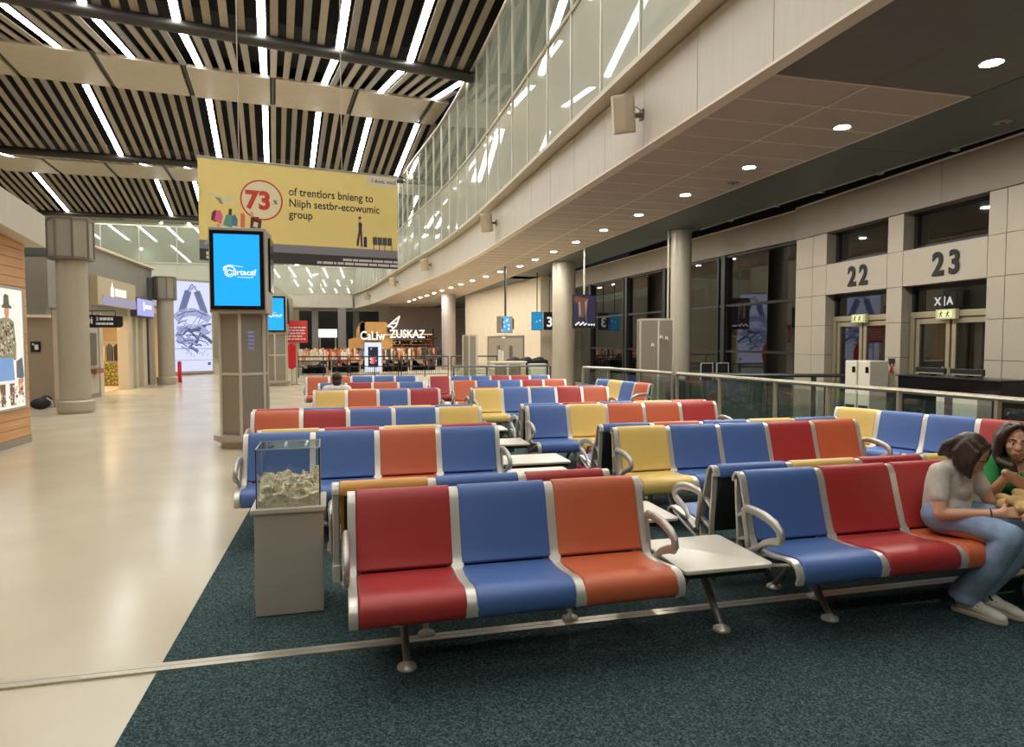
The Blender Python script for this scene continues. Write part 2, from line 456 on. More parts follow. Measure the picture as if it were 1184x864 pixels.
# inside of the gallery behind the glass
mb = MB(mat('gallery_wall', (206,208,188), .6, var=.04))
mb.box(7.6, 7.8, -8, 56, 5.4, 10.3)
struct(mb.build('wall_gallery', smooth=0), 'pale inner wall of the upper gallery')
mb = MB(mat('gallery_frame', (150,150,138), .5, metal=.2))
for i, y in enumerate([-4+2.9*j for j in range(20)]):
    mb.box(7.35, 7.6, y-.09, y+.09, 5.5, 10.3)
    mb.tube([(7.3, y, 7.4), (5.2, y+.4, 10.25)], .07, 8)
for z in (7.5, 8.6, 9.6): mb.box(7.4, 7.6, -8, 56, z-.06, z+.06)
struct(mb.build('trim_3', smooth=40), 'steel frame behind the gallery glazing')
mb = MB(mat('gallery_floor', (120,112,100), .7)); mb.prism([(cx(y,.1), y) for y in ys] + [(7.8, 55.4), (7.8, -7.3)], 5.30, 5.41, 'z')
struct(mb.build('floor_gallery', smooth=0), 'floor slab of the upper gallery')
mb = MB(mat('gallery_ceiling', (190,188,170), .7)); mb.box(4.6, 9.5, -8, 56, 10.6, 10.7); struct(mb.build('ceiling_gallery', smooth=0))
for i in range(12):  # lamps added to brighten the gallery behind its glass
    t = thing('added_ceiling_light', '%s added lamp brightening the upper gallery, counted from the camera' % (ORD+['twelfth'])[i], 'light', (6.3, -2+4.4*i, 10.58), 0, 'added lamps brightening the upper gallery')
    mb = MB(LAMP); mb.box(-.06,.06,-1.0,1.0,-.03,0); mb.build('diffuser', t, smooth=0); mb = MB(BLACK); mb.box(-.08,.08,-1.02,1.02,0,.02); mb.build('housing', t, smooth=0)
# soffit under the gallery
mb = MB(TLINE)
mb.prism([(cx(y,.14), y) for y in ys if y > 6.0] + [(6.86, 55.4), (6.86, 6.04), (cx(6.04,.14), 6.04)], 4.412, 4.44, 'z')
mb.use(TILE)
y = 6.05; yy = []
while y < 55: yy.append(y); y += .671
for y0 in yy:
    a, b = y0+.011, y0+.660
    for xa, xb in ((None, 5.492), (5.508, 6.85)):
        pa = cx(a,.16) if xa is None else xa; pb = cx(b,.16) if xa is None else xa
        mb.prism([(pa,a),(xb,a),(xb,b),(pb,b)], 4.402, 4.415, 'z')
mb.use(TLINE)
for y0 in yy: mb.prism([(cx(y0,.16),y0-.012),(6.85,y0-.012),(6.85,y0+.012),(cx(y0,.16),y0+.012)], 4.397, 4.4025, 'z')
mb.box(5.488, 5.512, 6.05, 55, 4.3965, 4.4025); mb.box(6.83, 6.86, 6.04, 55, 4.3965, 4.4025)
struct(mb.build('ceiling_soffit', smooth=0), 'brown tiled soffit under the gallery')
mb = MB(DKCEIL)
mb.box(4.2, 5.49, -8, 6.03, 4.402, 4.44); mb.box(5.496, 6.85, -8, 6.03, 4.402, 4.44)
mb.use(DKSTRIP)
for a in range(-8, 27, 4): mb.box(6.868, 8.45, a+.006, a+3.994, 4.40, 4.44)
mb.use(BLACK); mb.box(4.1, 8.5, 5.0-3.2, 5.06-3.2, 4.385, 4.40)
struct(mb.build('ceiling_dark_soffit', smooth=0), 'plain dark soffit beside the brown tiles')
mb = MB(DKSTRIP); mb.box(8.3, 10.2, -8, 27, 5.3, 5.4); mb.use(VOID); mb.box(8.40, 8.46, -8, 27, 4.44, 5.3)
struct(mb.build('ceiling_gap', smooth=0))
mb = MB(DKSTRIP); mb.prism([(6.87,27.004),(10.2,27.004),(9.2,55),(6.87,55)], 4.40, 4.44, 'z'); struct(mb.build('ceiling_far_soffit', smooth=0), 'dark soffit along the far wall')

# ---------------------------------------------------------------- gate wall with the numbers 22 and 23
def gx(y): return 8.95 + .075*(y-7.0)
def gprism(mb, y0, y1, z0, z1, d0=0.0, d1=.3): return mb.prism([(gx(y0)+d0,y0),(gx(y1)+d0,y1),(gx(y1)+d1,y1),(gx(y0)+d1,y0)], z0, z1, 'z')
ZJ = [0, .78, 1.38, 1.97, 2.575, 3.17, 3.80]
mb = MB(PANEL)
def panels(y0, y1, zs=ZJ):
    for a, b in zip(zs[:-1], zs[1:]): gprism(mb, y0+.005, y1-.005, a+.004, b-.004)
for y0, y1 in ((11.63,12.2),(11.19,11.63),(9.19,9.55),(7.29,7.58),(5.9,7.29),(4.5,5.9),(3.1,4.5),(1.7,3.1),(.3,1.7)): panels(y0, y1)
for y0, y1 in ((9.555,11.185),(7.585,9.185)): gprism(mb, y0, y1, 2.575, 3.17)
mb.use(mat('panel_joint', (60,56,50), .8))
for y0, y1 in ((11.2,12.19),(9.2,9.54),(.3,7.57)): gprism(mb, y0, y1, 0, 3.8, .02, .28)
struct(mb.build('wall_gate', smooth=0), 'greige panelled wall with the two gate doorways')
mb = MB(mat('bulkhead_grey', (152,144,130), .55, var=.03))
for y0, y1 in ((-3,.2),(.2,4.3),(4.3,8.4),(8.4,12.19)): gprism(mb, y0+.004, y1-.004, 3.80, 4.45, -.04, .3)
mb.use(TLINE); gprism(mb, -3, 12.19, 4.45, 4.48, -.05, .3)
mb.use(mat('bulkhead_grey', (0,0,0)))
wx = lambda y: 9.5 - .03*(y-12.2)
for a, b in ((12.2,18.2),(18.2,22.5),(22.5,26.9)): mb.prism([(wx(a)-.06,a+.004),(wx(b)-.06,b-.004),(9.9,b-.004),(9.9,a+.004)], 3.84, 4.45, 'z')
mb.use(TLINE); mb.prism([(wx(12.2)-.07,12.2),(wx(26.9)-.07,26.9),(9.9,26.9),(9.9,12.2)], 4.45, 4.48, 'z')
struct(mb.build('wall_bulkhead', smooth=0), 'grey bulkhead above the gate wall and the windows')
DOORM = mat('door_frame_champagne', (178,168,140), .38, metal=.55)
for n, (y0, y1, num) in enumerate(((9.55,11.19,'22'),(7.58,9.19,'23'))):
    yc = (y0+y1)/2
    ang = -math.atan(.075)
    R = Matrix.Translation((gx(yc), yc, 0)) @ Matrix.Rotation(ang, 4, 'Z') @ Matrix.Rotation(-PI/2, 4, 'Z')
    W = (y1-y0)/2
    # local frame: x to the right in the photo, -y into the concourse
    o = put('window_%d' % (n+2), None, None); o.matrix_world = R; struct(o, 'upper window above the number %s panel' % num)
    mb = MB(GLASS_W); mb.poly([(-W+.07,.24,3.24),(W-.07,.24,3.24),(W-.07,.24,3.76),(-W+.07,.24,3.76)]); mb.build('pane', o, smooth=0)
    mb = MB(FRAME_D)
    for a, b, c, d in ((-W,W,3.17,3.24),(-W,W,3.76,3.80),(-W,-W+.07,3.24,3.76),(W-.07,W,3.24,3.76)): mb.box(a, b, .2, .28, c, d)
    mb.build('window_frame', o, smooth=0)
    o = put('door_%d' % (n+1), None, None); o.matrix_world = R; struct(o, 'glazed double door of gate %s' % num)
    mb = MB(FRAME_D)
    for a, b, c, d in ((-W,W,2.50,2.575),(-W,-W+.05,2.10,2.5),(W-.05,W,2.10,2.5)): mb.box(a, b, .2, .28, c, d)
    mb.build('transom_frame', o, smooth=0)
    mb = MB(GLASS_W); mb.poly([(-W+.05,.24,2.14),(W-.05,.24,2.14),(W-.05,.24,2.5),(-W+.05,.24,2.5)]); mb.build('transom_pane', o, smooth=0)
    mb = MB(DOORM)
    for a, b, c, d in ((-W,W,2.04,2.14),(-W,-W+.09,0,2.04),(W-.09,W,0,2.04)): mb.box(a, b, .17, .29, c, d)
    mb.build('door_frame', o, smooth=0, bevel=.006)
    for s in (-1, 1):
        x0, x1 = (-W+.10, -.02) if s < 0 else (.02, W-.10)
        mb = MB(DOORM)
        for a, b, c, d in ((x0,x1,1.94,2.03),(x0,x1,.02,.14),(x0,x0+.075,.14,1.94),(x1-.075,x1,.14,1.94)): mb.box(a, b, .2, .26, c, d)
        lf = mb.build('door_leaf', o, smooth=0, bevel=.004)
        mb = MB(GLASS_W); mb.poly([(x0+.07,.23,.13),(x1-.07,.23,.13),(x1-.07,.23,1.95),(x0+.07,.23,1.95)]); mb.build('pane', lf, smooth=0)
        mb = MB(STEEL); hx = -.07 if s < 0 else .07; mb.tube([(hx,.14,.9),(hx,.14,1.25)], .012, 8); mb.tube([(hx,.14,.93),(hx,.2,.93)], .008, 6); mb.tube([(hx,.14,1.22),(hx,.2,1.22)], .008, 6); mb.build('handle', lf)
    t = thing('gate_number_sign', 'large black numerals %s on the panel above the gate door' % num, 'sign', (0,0,0), 0, 'gate numbers on the wall'); t.matrix_world = R
    for ch, dx in zip(num, (-.245, .065)):
        mb = MB(mat('numeral_black', (7,7,7), .6)); mb.text(ch, .50, dx + .07, -.012, 2.70, bold=.016, depth=.006, align='LEFT', sx=.9); mb.build('numeral', t, smooth=0)
    t = thing('exit_sign', 'small pale exit sign over the door of gate %s' % num, 'sign', (0,0,0), 0, 'exit signs over the gate doors'); t.matrix_world = R
    mb = MB(mat('exit_housing', (206,200,160), .4)); mb.box(-.2, .18, .10, .17, 2.0, 2.16); mb.build('housing', t, smooth=0, bevel=.006)
    mb = MB(glow('exit_face', (226,232,170), .9)); mb.box(-.14, .12, .092, .10, 2.02, 2.14)
    mb.use(mat('exit_green', (70,96,40), .5))
    for x in (-.08, .05): mb.ball((x, .09, 2.12), (.012,.004,.012), seg=8, rings=6); mb.tube([(x,.09,2.11),(x-.01,.09,2.075)], .009, 6); mb.tube([(x-.01,.09,2.075),(x-.035,.09,2.035)], .007, 6); mb.tube([(x-.01,.09,2.075),(x+.02,.09,2.04)], .007, 6); mb.tube([(x-.04,.09,2.09),(x+.03,.09,2.10)], .006, 6)
    mb.build('pictogram', t, smooth=0)
    if num == '23':
        t = thing('glass_lettering', 'white letters X A on the glass over the gate 23 door', 'lettering', (0,0,0)); t.matrix_world = R
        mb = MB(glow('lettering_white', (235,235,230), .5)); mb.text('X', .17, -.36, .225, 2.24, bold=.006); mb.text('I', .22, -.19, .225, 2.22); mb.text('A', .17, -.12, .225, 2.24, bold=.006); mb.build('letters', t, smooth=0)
# night window wall
w = put('window_4', None, None); w.matrix_world = Matrix.Translation((9.5, 12.2, 0)) @ Matrix.Rotation(math.radians(1.72), 4, 'Z') @ Matrix.Translation((0, -12.2, 0)); struct(w, 'tall dark windows along the right wall, night outside')
MU = [12.22, 15.1, 18.15, 20.75, 23.9, 26.9]
mb = MB(GLASS_W)
for a, b in zip(MU[:-1], MU[1:]):
    for c, d in ((.1,1.38),(1.42,2.54),(2.58,3.78)): mb.poly([(.1,a,c),(.1,b,c),(.1,b,d),(.1,a,d)])
mb.build('pane', w, smooth=0, recalc=False)
mb = MB(FRAME_D)
for m_ in MU: mb.box(-.02, .18, m_-.08, m_+.08, 0, 3.84)
for z in (.05, 1.40, 2.56, 3.81): mb.box(.02, .16, 12.2, 26.9, z-.03, z+.03)
for m_ in (15.35, 21.0): mb.box(.0, .16, m_-.03, m_+.03, 0, 3.84)
mb.build('window_frame', w, smooth=0)
# far beige wall with a double door
mb = MB(BEIGE); d = Vector((7.0-8.06, 39.1-26.95)); L = d.length; ang = math.atan2(d.y, d.x)
mw = put('wall_far_right', None, None)
mb.M = Matrix.Translation((8.06, 26.95, 0)) @ Matrix.Rotation(ang, 4, 'Z')
def onwall(px_t): return px_t
DW0, DW1 = 1.6, 6.6
mb.box(0, L, -.3, 0, 0, 4.4); 
mb.M = Matrix.Identity(4); mb.box(8.06, 9.9, 26.92, 27.2, 0, 4.4)
bpy.data.objects.remove(mw)
struct(mb.build('wall_far_right', smooth=0), 'tall beige wall beyond the windows')
# apron outside, dark
mb = MB(mat('night_apron', (20,22,24), .8)); mb.box(9.9, 40, -8, 60, -.3, -.02); struct(mb.build('ground_apron', smooth=0))
mb = MB(mat('night_backing_grey', (44,46,48), .7, var=.1)); mb.box(13.5, 13.8, -8, 30, -.02, 6); struct(mb.build('wall_night_backing', smooth=0), 'dark wall added outside to keep the windows dark')  # backing wall added so the view through the glass stays dark
# back of the concourse behind the camera
mb = MB(BEIGE); mb.box(-22, 14, -17.2, -17, 0, 13); struct(mb.build('wall_back', smooth=0))
mb = MB(BEIGE); mb.box(-22.2, -22, -17, 75, 0, 13); struct(mb.build('wall_outer_left', smooth=0))
# ---------------------------------------------------------------- left side of the hall
def wood_material():
    m = mat('warm_wood_planks', (212,158,104), .42, var=.10, vscale=2.0, stretch=(.3,.3,9), bump=.05, bscale=40)
    return m
WOOD = wood_material(); GROOVE = mat('wood_groove', (92,58,30), .8)
mb = MB(GROOVE); mb.box(-9, -5.062, 5.0, 12.388, .12, 3.5)
mb.use(WOOD)
z = .12
while z < 3.5:
    mb.box(-9, -5.05, 5.0, 12.40, z+.004, min(3.5, z+.146)); z += .15
struct(mb.build('wall_wood', smooth=0), 'warm wood plank wall at the left edge of the hall')
mb = MB(mat('grey_plinth', (150,143,128), .5)); mb.box(-9, -5.04, 5.0, 12.41, 0, .12); struct(mb.build('baseboard_left', smooth=0))
mb = MB(FASC); mb.prism([(5,3.75),(9,3.50),(11,3.36),(12.55,3.20),(12.55,3.72),(11,3.90),(9,4.12),(5,4.5)], -9, -4.8, 'x')
mb.use(WOOD); mb.prism([(5,4.5),(9,4.12),(11,3.90),(12.5,3.72),(12.5,3.79),(11,3.98),(9,4.2),(5,4.6)], -9, -5.0, 'x')
struct(mb.build('wall_canopy_band', smooth=20), 'cream curved band above the wood wall')
# backlit fashion poster on the wood wall (local x to the right of the photo = +Y)
t = thing('poster_lightbox', 'backlit poster of a person in a hat and patterned jacket on the wood wall', 'poster', (-5.05, 11.62, 0), PI/2)
mb = MB(STEEL)
for a, b, c, d in ((-.62,.60,.58,.62),(-.62,.60,2.46,2.50),(-.62,-.58,.62,2.46),(.56,.60,.62,2.46)): mb.box(a, b, -.05, 0, c, d)
mb.build('frame', t, smooth=0, bevel=.005)
mb = MB(glow('poster_paper', (236,232,222), .95)); mb.box(-.58, .56, -.03, -.005, .62, 2.46)
G = lambda n, c, s=.8: glow('poster_'+n, c, s)
def pp(pts, m, y): mb.use(m); mb.poly([(x, y, z) for x, z in pts])
Y_ = -.0315
pp([(-.10,2.16),(.22,2.16),(.19,2.20),(.14,2.22),(.12,2.36),(.02,2.38),(-.03,2.34),(-.04,2.22),(-.08,2.20)], G('hat',(70,72,50)), Y_)
pp([(-.02,2.16),(.12,2.16),(.12,2.06),(.07,2.0),(.02,2.0),(-.02,2.07)], G('skin',(206,140,108)), Y_)
pp([(-.22,1.98),(.0,2.02),(.10,2.02),(.26,1.96),(.32,1.6),(.30,1.36),(.22,1.36),(.20,1.4),(-.2,1.4),(-.3,1.5)], G('jacket',(150,140,110)), Y_)
rr = random.Random(3)
for i in range(70):
    x, z = rr.uniform(-.24,.26), rr.uniform(1.42,1.94); s = rr.uniform(.012,.03)
    pp([(x+s*math.cos(a)*rr.uniform(.6,1.4), z+s*math.sin(a)) for a in [k*PI/3 for k in range(6)]], G('dark',(44,46,36)) if i % 2 else G('pale',(214,204,176)), Y_-.0008-.00001*i)
pp([(-.2,1.4),(.2,1.4),(.24,1.02),(-.26,1.02)], G('denim',(120,160,214)), Y_-.0005)
pp([(-.24,1.02),(-.06,1.02),(-.08,.66),(-.2,.66)], G('boot',(110,84,62)), Y_-.0005)
pp([(.06,1.02),(.22,1.02),(.2,.66),(.08,.66)], G('boot',(0,0,0)), Y_-.0005)
pp([(.3,1.34),(.5,1.4),(.54,1.1),(.5,1.06),(.3,1.08)], G('bag',(96,100,112)), Y_-.0007)
pp([(.34,1.06),(.52,1.06),(.5,.8),(.36,.8)], G('skin',(0,0,0)), Y_-.0007)
for i in range(60):
    x, z = rr.uniform(-.5,.52), rr.uniform(.66,.98); s = rr.uniform(.012,.028)
    pp([(x+s*math.cos(a), z+s*math.sin(a)) for a in [k*PI/3 for k in range(6)]], [G('rose',(196,120,92)), G('cream',(236,220,190)), G('brown',(104,70,48)), G('white',(240,238,232))][i % 4], Y_-.0012-.00001*i)
pp([(-.5,1.0),(.34,1.0),(.34,1.05),(-.5,1.05)], G('white',(0,0,0)), Y_-.003)
mb.build('print', t, smooth=0, recalc=False)
# structural columns
def round_column(x, y, r, ztop, cap0, cap1, w, label):
    t = tag(put('hall_column', None, None, (x, y, 0)), label, 'column', 'round columns along the left shops')
    mb = MB(COLM); mb.lathe([(r,.0),(r,ztop)], 40); mb.build('shaft', t, smooth=40)
    mb = MB(STEEL); mb.lathe([(r+.07,.05),(r+.07,.27),(r+.04,.30),(r+.01,.30)], 40); mb.lathe([(r+.04,0),(r+.04,.05)], 40); mb.build('base_ring', t, smooth=40)
    mb = MB(COLR)
    o = [(w*math.cos(PI/8+PI/4*k)/math.cos(PI/8), w*math.sin(PI/8+PI/4*k)/math.cos(PI/8)) for k in range(8)]
    mb.prism(o, cap0, cap1, 'z')
    mb.use(mat('capital_frame', (112,106,96), .45, metal=.3))
    o2 = [(p[0]*1.05, p[1]*1.05) for p in o]
    mb.prism(o2, cap0-.04, cap0+.02, 'z'); mb.prism(o2, cap1-.02, cap1+.04, 'z')
    for p in o: mb.box(p[0]-.02, p[0]+.02, p[1]-.02, p[1]+.02, cap0, cap1)
    mb.build('capital', t, smooth=0)
    return t
round_column(-6.08, 17.22, .31, 3.55, 3.55, 4.42, .41, 'thick round column with boxed capital just past the wood wall')
round_column(-6.70, 27.85, .29, 3.3, 3.28, 4.08, .36, 'round column with boxed capital beside the tall pale lightbox')
# dark bulkhead box that ties the capitals to the shops
mb = MB(DKSTRIP); mb.box(-8, -6.5, 17.0, 17.5, 3.6, 3.78); mb.box(-8.2, -7.05, 27.4, 28.3, 3.28, 4.05); struct(mb.build('ceiling_bracket', smooth=0))
BULK = mat('grey_bulkhead_panel', (142,138,128), .5, metal=.15, var=.03)
mb = MB(BULK)
for i in range(9):
    a = 18.6 + i*1.05; mb.box(-7.5, -7.1 - .012*i, a+.006, a+1.044, 2.5, 4.4)
for i in range(5):
    a = -12.9 + i*1.15; mb.box(a+.005, a+1.145, 18.62, 18.9, 2.3, 4.4)
mb.use(TLINE); mb.box(-13, -7.06, 18.55, 18.62, 2.24, 2.31); mb.box(-7.6, -7.03, 18.6, 28.1, 4.4, 4.46)
struct(mb.build('wall_bulkhead_left', smooth=0), 'grey panelled bulkhead above the left shops')
mb = MB(mat('brown_wall_panel', (158,142,120), .55, var=.05, vscale=1.5)); mb.box(-13, -7.05, 18.66, 18.9, 0, 2.3); mb.box(-7.4, -7.14, 18.9, 21.2, 0, 2.5)
struct(mb.build('wall_service', smooth=0), 'brown service wall behind the first column')
mb = MB(mat('service_door', (146,132,110), .5)); mb.box(-8.5, -7.66, 18.62, 18.655, .02, 2.1); o = struct(mb.build('door_3', smooth=0, bevel=.006), 'flush service door behind the first column')
mb = MB(STEEL); mb.tube([(-7.78,18.58,.95),(-7.78,18.58,1.15)], .015, 8); mb.tube([(-7.78,18.58,.98),(-7.78,18.63,.98)], .008, 6); mb.build('door_handle', o)
t = thing('door_sign', 'small black square sign on the brown service wall', 'sign', (-7.42, 18.65, 1.52))
mb = MB(BLACK); mb.box(-.11, .11, -.02, 0, -.13, .13); mb.build('plate', t, smooth=0, bevel=.004)
mb = MB(glow('sign_white', (230,230,224), .35)); mb.box(-.02, .06, -.024, -.021, -.07, .05); mb.disc((-.05,-.022,.06), .025, 12); mb.build('pictogram', t, smooth=0)
# dark rucksack on the floor behind the column
t = thing('rucksack', 'dark rucksack lying on the floor behind the first column', 'bag', (-7.2, 18.25, 0), .5)
mb = MB(); mb.ball((0,0,.14), (.22,.15,.14)); mb.ball((.12,.02,.22), (.13,.12,.12)); remesh(mb, 'body', mat('dark_nylon', (26,27,30), .7), .02, 4, t)
mb = MB(mat('pale_strap', (180,176,170), .6)); mb.tube([(.1,-.12,.28),(.2,-.17,.2),(.22,-.14,.05)], .018, 6); mb.build('strap', t)
# shop fronts
mb = MB(mat('shop_pier', (196,186,166), .45))
for a, b in ((22.2,22.5),(24.9,25.3),(25.75,25.95),(26.6,27.05),(27.6,28.1)): mb.box(-7.5, -7.16, a, b, 0, 2.75)
mb.use(mat('shop_glass_edge', (88,70,56), .5))
for a, b in ((27.12,27.2),(27.4,27.48)): mb.box(-7.4, -7.2, a, b, .05, 2.5)
mb.use(mat('shop_panel', (186,174,150), .5)); mb.box(-7.5, -7.24, 25.3, 25.75, 0, 2.6); mb.box(-7.5, -7.3, 25.95, 27.6, 0, 2.6); mb.box(-7.5, -7.2, 21.2, 22.2, 2.1, 2.6)
struct(mb.build('wall_shop_front', smooth=0), 'shop front piers along the left of the hall')
mb = MB(mat('shop_inside', (214,190,156), .6)); mb.box(-13, -12.8, 18.9, 30, 0, 3); mb.box(-13, -7.5, 29.8, 30, 0, 3); mb.use(mat('shop_ceiling', (220,206,180), .6)); mb.box(-13, -7.5, 18.9, 30, 2.8, 2.9)
struct(mb.build('wall_shop_inside', smooth=0))
t = thing('shop_lamp_panel', 'lit panel in the ceiling of the left shop', 'light', (-9, 25, 2.79)); mb = MB(glow('shop_light', (255,226,180), 9)); mb.box(-1, 1, -2.5, 2.5, -.02, 0); mb.build('diffuser', t, smooth=0)
mb = MB(mat('shop_step', (190,170,150), .4)); mb.box(-12.8, -7.52, 19, 29.8, 0, .03); struct(mb.build('floor_shop', smooth=0))
t = thing('vending_cabinet', 'narrow grey cabinet with a small shelf between column and shop', 'cabinet', (-7.42, 21.68, 0), PI/2)
mb = MB(mat('cabinet_grey', (178,172,158), .45)); mb.box(-.45,.45,-.25,.04,.1,2.05); mb.build('body', t, smooth=0, bevel=.01)
mb = MB(mat('cabinet_window', (96,92,84), .3)); mb.box(-.28,.28,-.26,-.25,.95,1.9); mb.build('panel', t, smooth=0)
mb = MB(mat('cabinet_shelf', (150,90,76), .5)); mb.box(-.3,.3,-.42,-.25,.72,.86); mb.build('shelf', t, smooth=0, bevel=.01)
mb = MB(ALU_D); mb.box(-.48,.48,-.28,.04,0,.1); mb.build('plinth', t, smooth=0)
# goods behind the shop door
t = thing('planter_screen', 'low screen of yellow green leaves inside the left shop', 'planter', (-8.35, 26.9, .03), .25)
mb = MB(mat('screen_frame', (150,120,90), .6)); mb.box(-.75,.75,-.1,.1,0,.9); mb.build('body', t, smooth=0)
mb = MB()
for i in range(420):
    x, z = rr.uniform(-.74,.74), rr.uniform(.06,.9); a = rr.uniform(0,6.3); s = rr.uniform(.03,.06)
    mb.use([mat('leaf_lime',(150,176,60),.6), mat('leaf_green',(84,120,40),.6), mat('leaf_yellow',(206,196,90),.6)][i % 3])
    y = -.12-rr.uniform(0,.06); mb.poly([(x+s*math.cos(a),y,z+s*math.sin(a)),(x+.4*s*math.cos(a+1.6),y-.02,z+.4*s*math.sin(a+1.6)),(x-s*math.cos(a),y,z-s*math.sin(a)),(x-.4*s*math.cos(a+1.6),y+.01,z-.4*s*math.sin(a+1.6))])
tag(mb.build('foliage', t, smooth=0), None, None, None, 'stuff')
t = thing('garment_rail', 'garment rail with tan and grey clothes inside the left shop', 'clothes rail', (-8.9, 28.2, .03), .25)
mb = MB(STEEL); mb.tube([(-.8,0,0),(-.8,0,1.6),(.8,0,1.6),(.8,0,0)], .02, 8); mb.build('rack', t)
for i, c in enumerate([(190,160,110),(90,80,70),(206,180,130),(70,72,80),(40,38,40),(200,190,170)]):
    x = -.62 + i*.25; mb = MB(mat('cloth_%d' % i, c, .85)); mb.prism([(x-.1,.75),(x+.1,.75),(x+.11,1.4),(x+.03,1.53),(x-.03,1.53),(x-.11,1.4)], -.16, .16, 'y'); mb.build('garment', t, smooth=0, bevel=.02)
# shop signs
t = thing('shop_sign', 'long beige shop sign box with white bottle emblem over the left shop', 'sign', (-6.95, 23.3, 0), PI/2)
mb = MB(mat('sign_beige', (190,176,146), .45)); mb.box(-1.78, 1.78, 0, .35, 2.74, 3.56); mb.use(mat('sign_end', (176,160,124), .5)); mb.box(-1.84, -1.80, -.02, .36, 2.70, 3.60); mb.build('housing', t, smooth=0, bevel=.01)
mb = MB(glow('lavender_strip', (176,172,208), .55)); mb.box(-1.4, 1.77, -.015, 0, 2.75, 3.02); mb.build('light_strip', t, smooth=0)
mb = MB(glow('emblem_white', (250,246,232), 1.0))
mb.poly([(-.70,-.01,2.92),(-.42,-.01,2.88),(-.40,-.01,3.28),(-.50,-.01,3.36),(-.52,-.01,3.46),(-.60,-.01,3.46),(-.62,-.01,3.36),(-.72,-.01,3.26)])
bars(mb, -.30, 3.06, .24, (.26,.24,.26,.24), -.012, .02); mb.build('emblem', t, smooth=0)
t = thing('lit_shop_sign', 'lavender backlit shop sign next to the second column', 'sign', (-6.95, 26.25, 0), PI/2)
mb = MB(mat('sign_edge', (60,60,90), .5)); mb.box(-1.03, 1.03, .01, .3, 2.52, 3.18); mb.build('housing', t, smooth=0)
mb = MB(glow('lavender_face', (164,170,232), .9)); mb.box(-1.0, 1.0, -.01, .01, 2.56, 3.15); mb.build('face', t, smooth=0)
mb = MB(glow('emblem_white', (0,0,0))); mb.poly([(-.36,-.02,2.74),(-.22,-.02,2.74),(-.22,-.02,3.06),(-.36,-.02,3.06)]); bars(mb, -.14, 2.82, .14, (.16,.2,.14,.2), -.02); mb.build('letters', t, smooth=0)
t = thing('direction_sign', 'black hanging direction sign with white pictograms beside the first column', 'sign', (-6.16, 19.5, 2.02))
mb = MB(BLACK); mb.prism([(-.42,0),(.36,0),(.42,.05),(.42,.30),(-.42,.34)], 0, .08, 'y'); mb.build('body', t, smooth=0, bevel=.005)
mb = MB(glow('sign_white', (0,0,0)))
for i, x in enumerate((-.36,-.30)): mb.disc((x,-.004,.25), .018, 10); mb.poly([(x-.02,-.004,.1),(x+.02,-.004,.1),(x+.025,-.004,.22),(x-.025,-.004,.22)])
mb.build('pictogram', t, smooth=0); mb = MB(glow('sign_white', (0,0,0))); mb.text('3', .13, -.2, -.004, .18, bold=.003); bars(mb, -.11, .19, .075, (.06,.09,.07,.06), -.004, .012); bars(mb, -.2, .07, .06, (.02,.08,.1,.06,.1), -.004, .012); mb.build('lettering', t, smooth=0)
mb = MB(TUBE); mb.tube([(-.30,.04,.32),(-.30,.04,.44),(-.96,.04,.44)], .014, 6); mb.tube([(.25,.04,.30),(.25,.04,.44),(-.96,.04,.44)], .014, 6); mb.build('hanger', t)
# tall pale lightbox with a line drawing
p0 = Vector((-8.15, 35.2)); p1 = Vector((-6.62, 36.4)); d = p1-p0; Wd = d.length
t = thing('sketch_lightbox', 'tall pale blue lightbox with a grey line drawing at the end of the hall', 'lightbox', (p0.x, p0.y, 0), math.atan2(d.y, d.x))
mb = MB(STEEL)
for a, b, c, e in ((-.06,Wd+.06,.06,.17),(-.06,Wd+.06,4.62,4.72),(-.06,0,.17,4.62),(Wd,Wd+.06,.17,4.62)): mb.box(a, b, -.05, .12, c, e)
mb.box(-.06, Wd+.06, .08, .2, 0, 4.7); mb.build('frame', t, smooth=0)
mb = MB(glow('sketch_paper', (208,214,246), .92)); mb.box(0, Wd, -.02, .08, .17, 4.62)
INK = glow('sketch_ink', (118,130,178), .6); INK2 = glow('sketch_ink_dark', (92,104,152), .55); WSH = glow('sketch_wash', (158,168,212), .8)
def stroke(pts, w, m, y=-.024):
    mb.use(m)
    for (x0, z0), (x1, z1) in zip(pts[:-1], pts[1:]):
        dx, dz = x1-x0, z1-z0; l = math.hypot(dx, dz) or 1; nx, nz = -dz/l*w/2, dx/l*w/2
        mb.poly([(x0+nx,y,z0+nz),(x1+nx,y,z1+nz),(x1-nx,y,z1-nz),(x0-nx,y,z0-nz)])
sx = Wd
stroke([(.22*sx,3.1),(.40*sx,4.15)], .34, INK); stroke([(.82*sx,3.05),(.62*sx,4.15)], .34, INK)          # two slanting piers
stroke([(.36*sx,4.1),(.5*sx,4.5),(.66*sx,4.1)], .05, INK2, -.026); stroke([(.42*sx,4.2),(.6*sx,4.4)], .12, WSH, -.027)
stroke([(.05*sx,2.75),(.2*sx,3.0),(.4*sx,3.12),(.6*sx,3.1),(.8*sx,2.95),(.95*sx,2.75)], .40, WSH, -.025); stroke([(.1*sx,2.2),(.5*sx,2.35),(.85*sx,2.1)], .35, WSH, -.0255); stroke([(.1*sx,1.7),(.6*sx,1.62)], .3, WSH, -.0257)
stroke([(.1*sx,2.9),(.3*sx,3.1),(.6*sx,3.18),(.88*sx,2.95)], .05, INK2, -.028)
for k in range(9):
    f = k/8; stroke([((.20+.2*f)*sx-.08,3.1+1.05*f),((.24+.17*f)*sx+.1,3.2+.95*f)], .02, INK2, -.029); stroke([((.84-.2*f)*sx-.1,3.1+1.05*f),((.80-.18*f)*sx+.1,3.0+1.05*f)], .02, INK2, -.029)
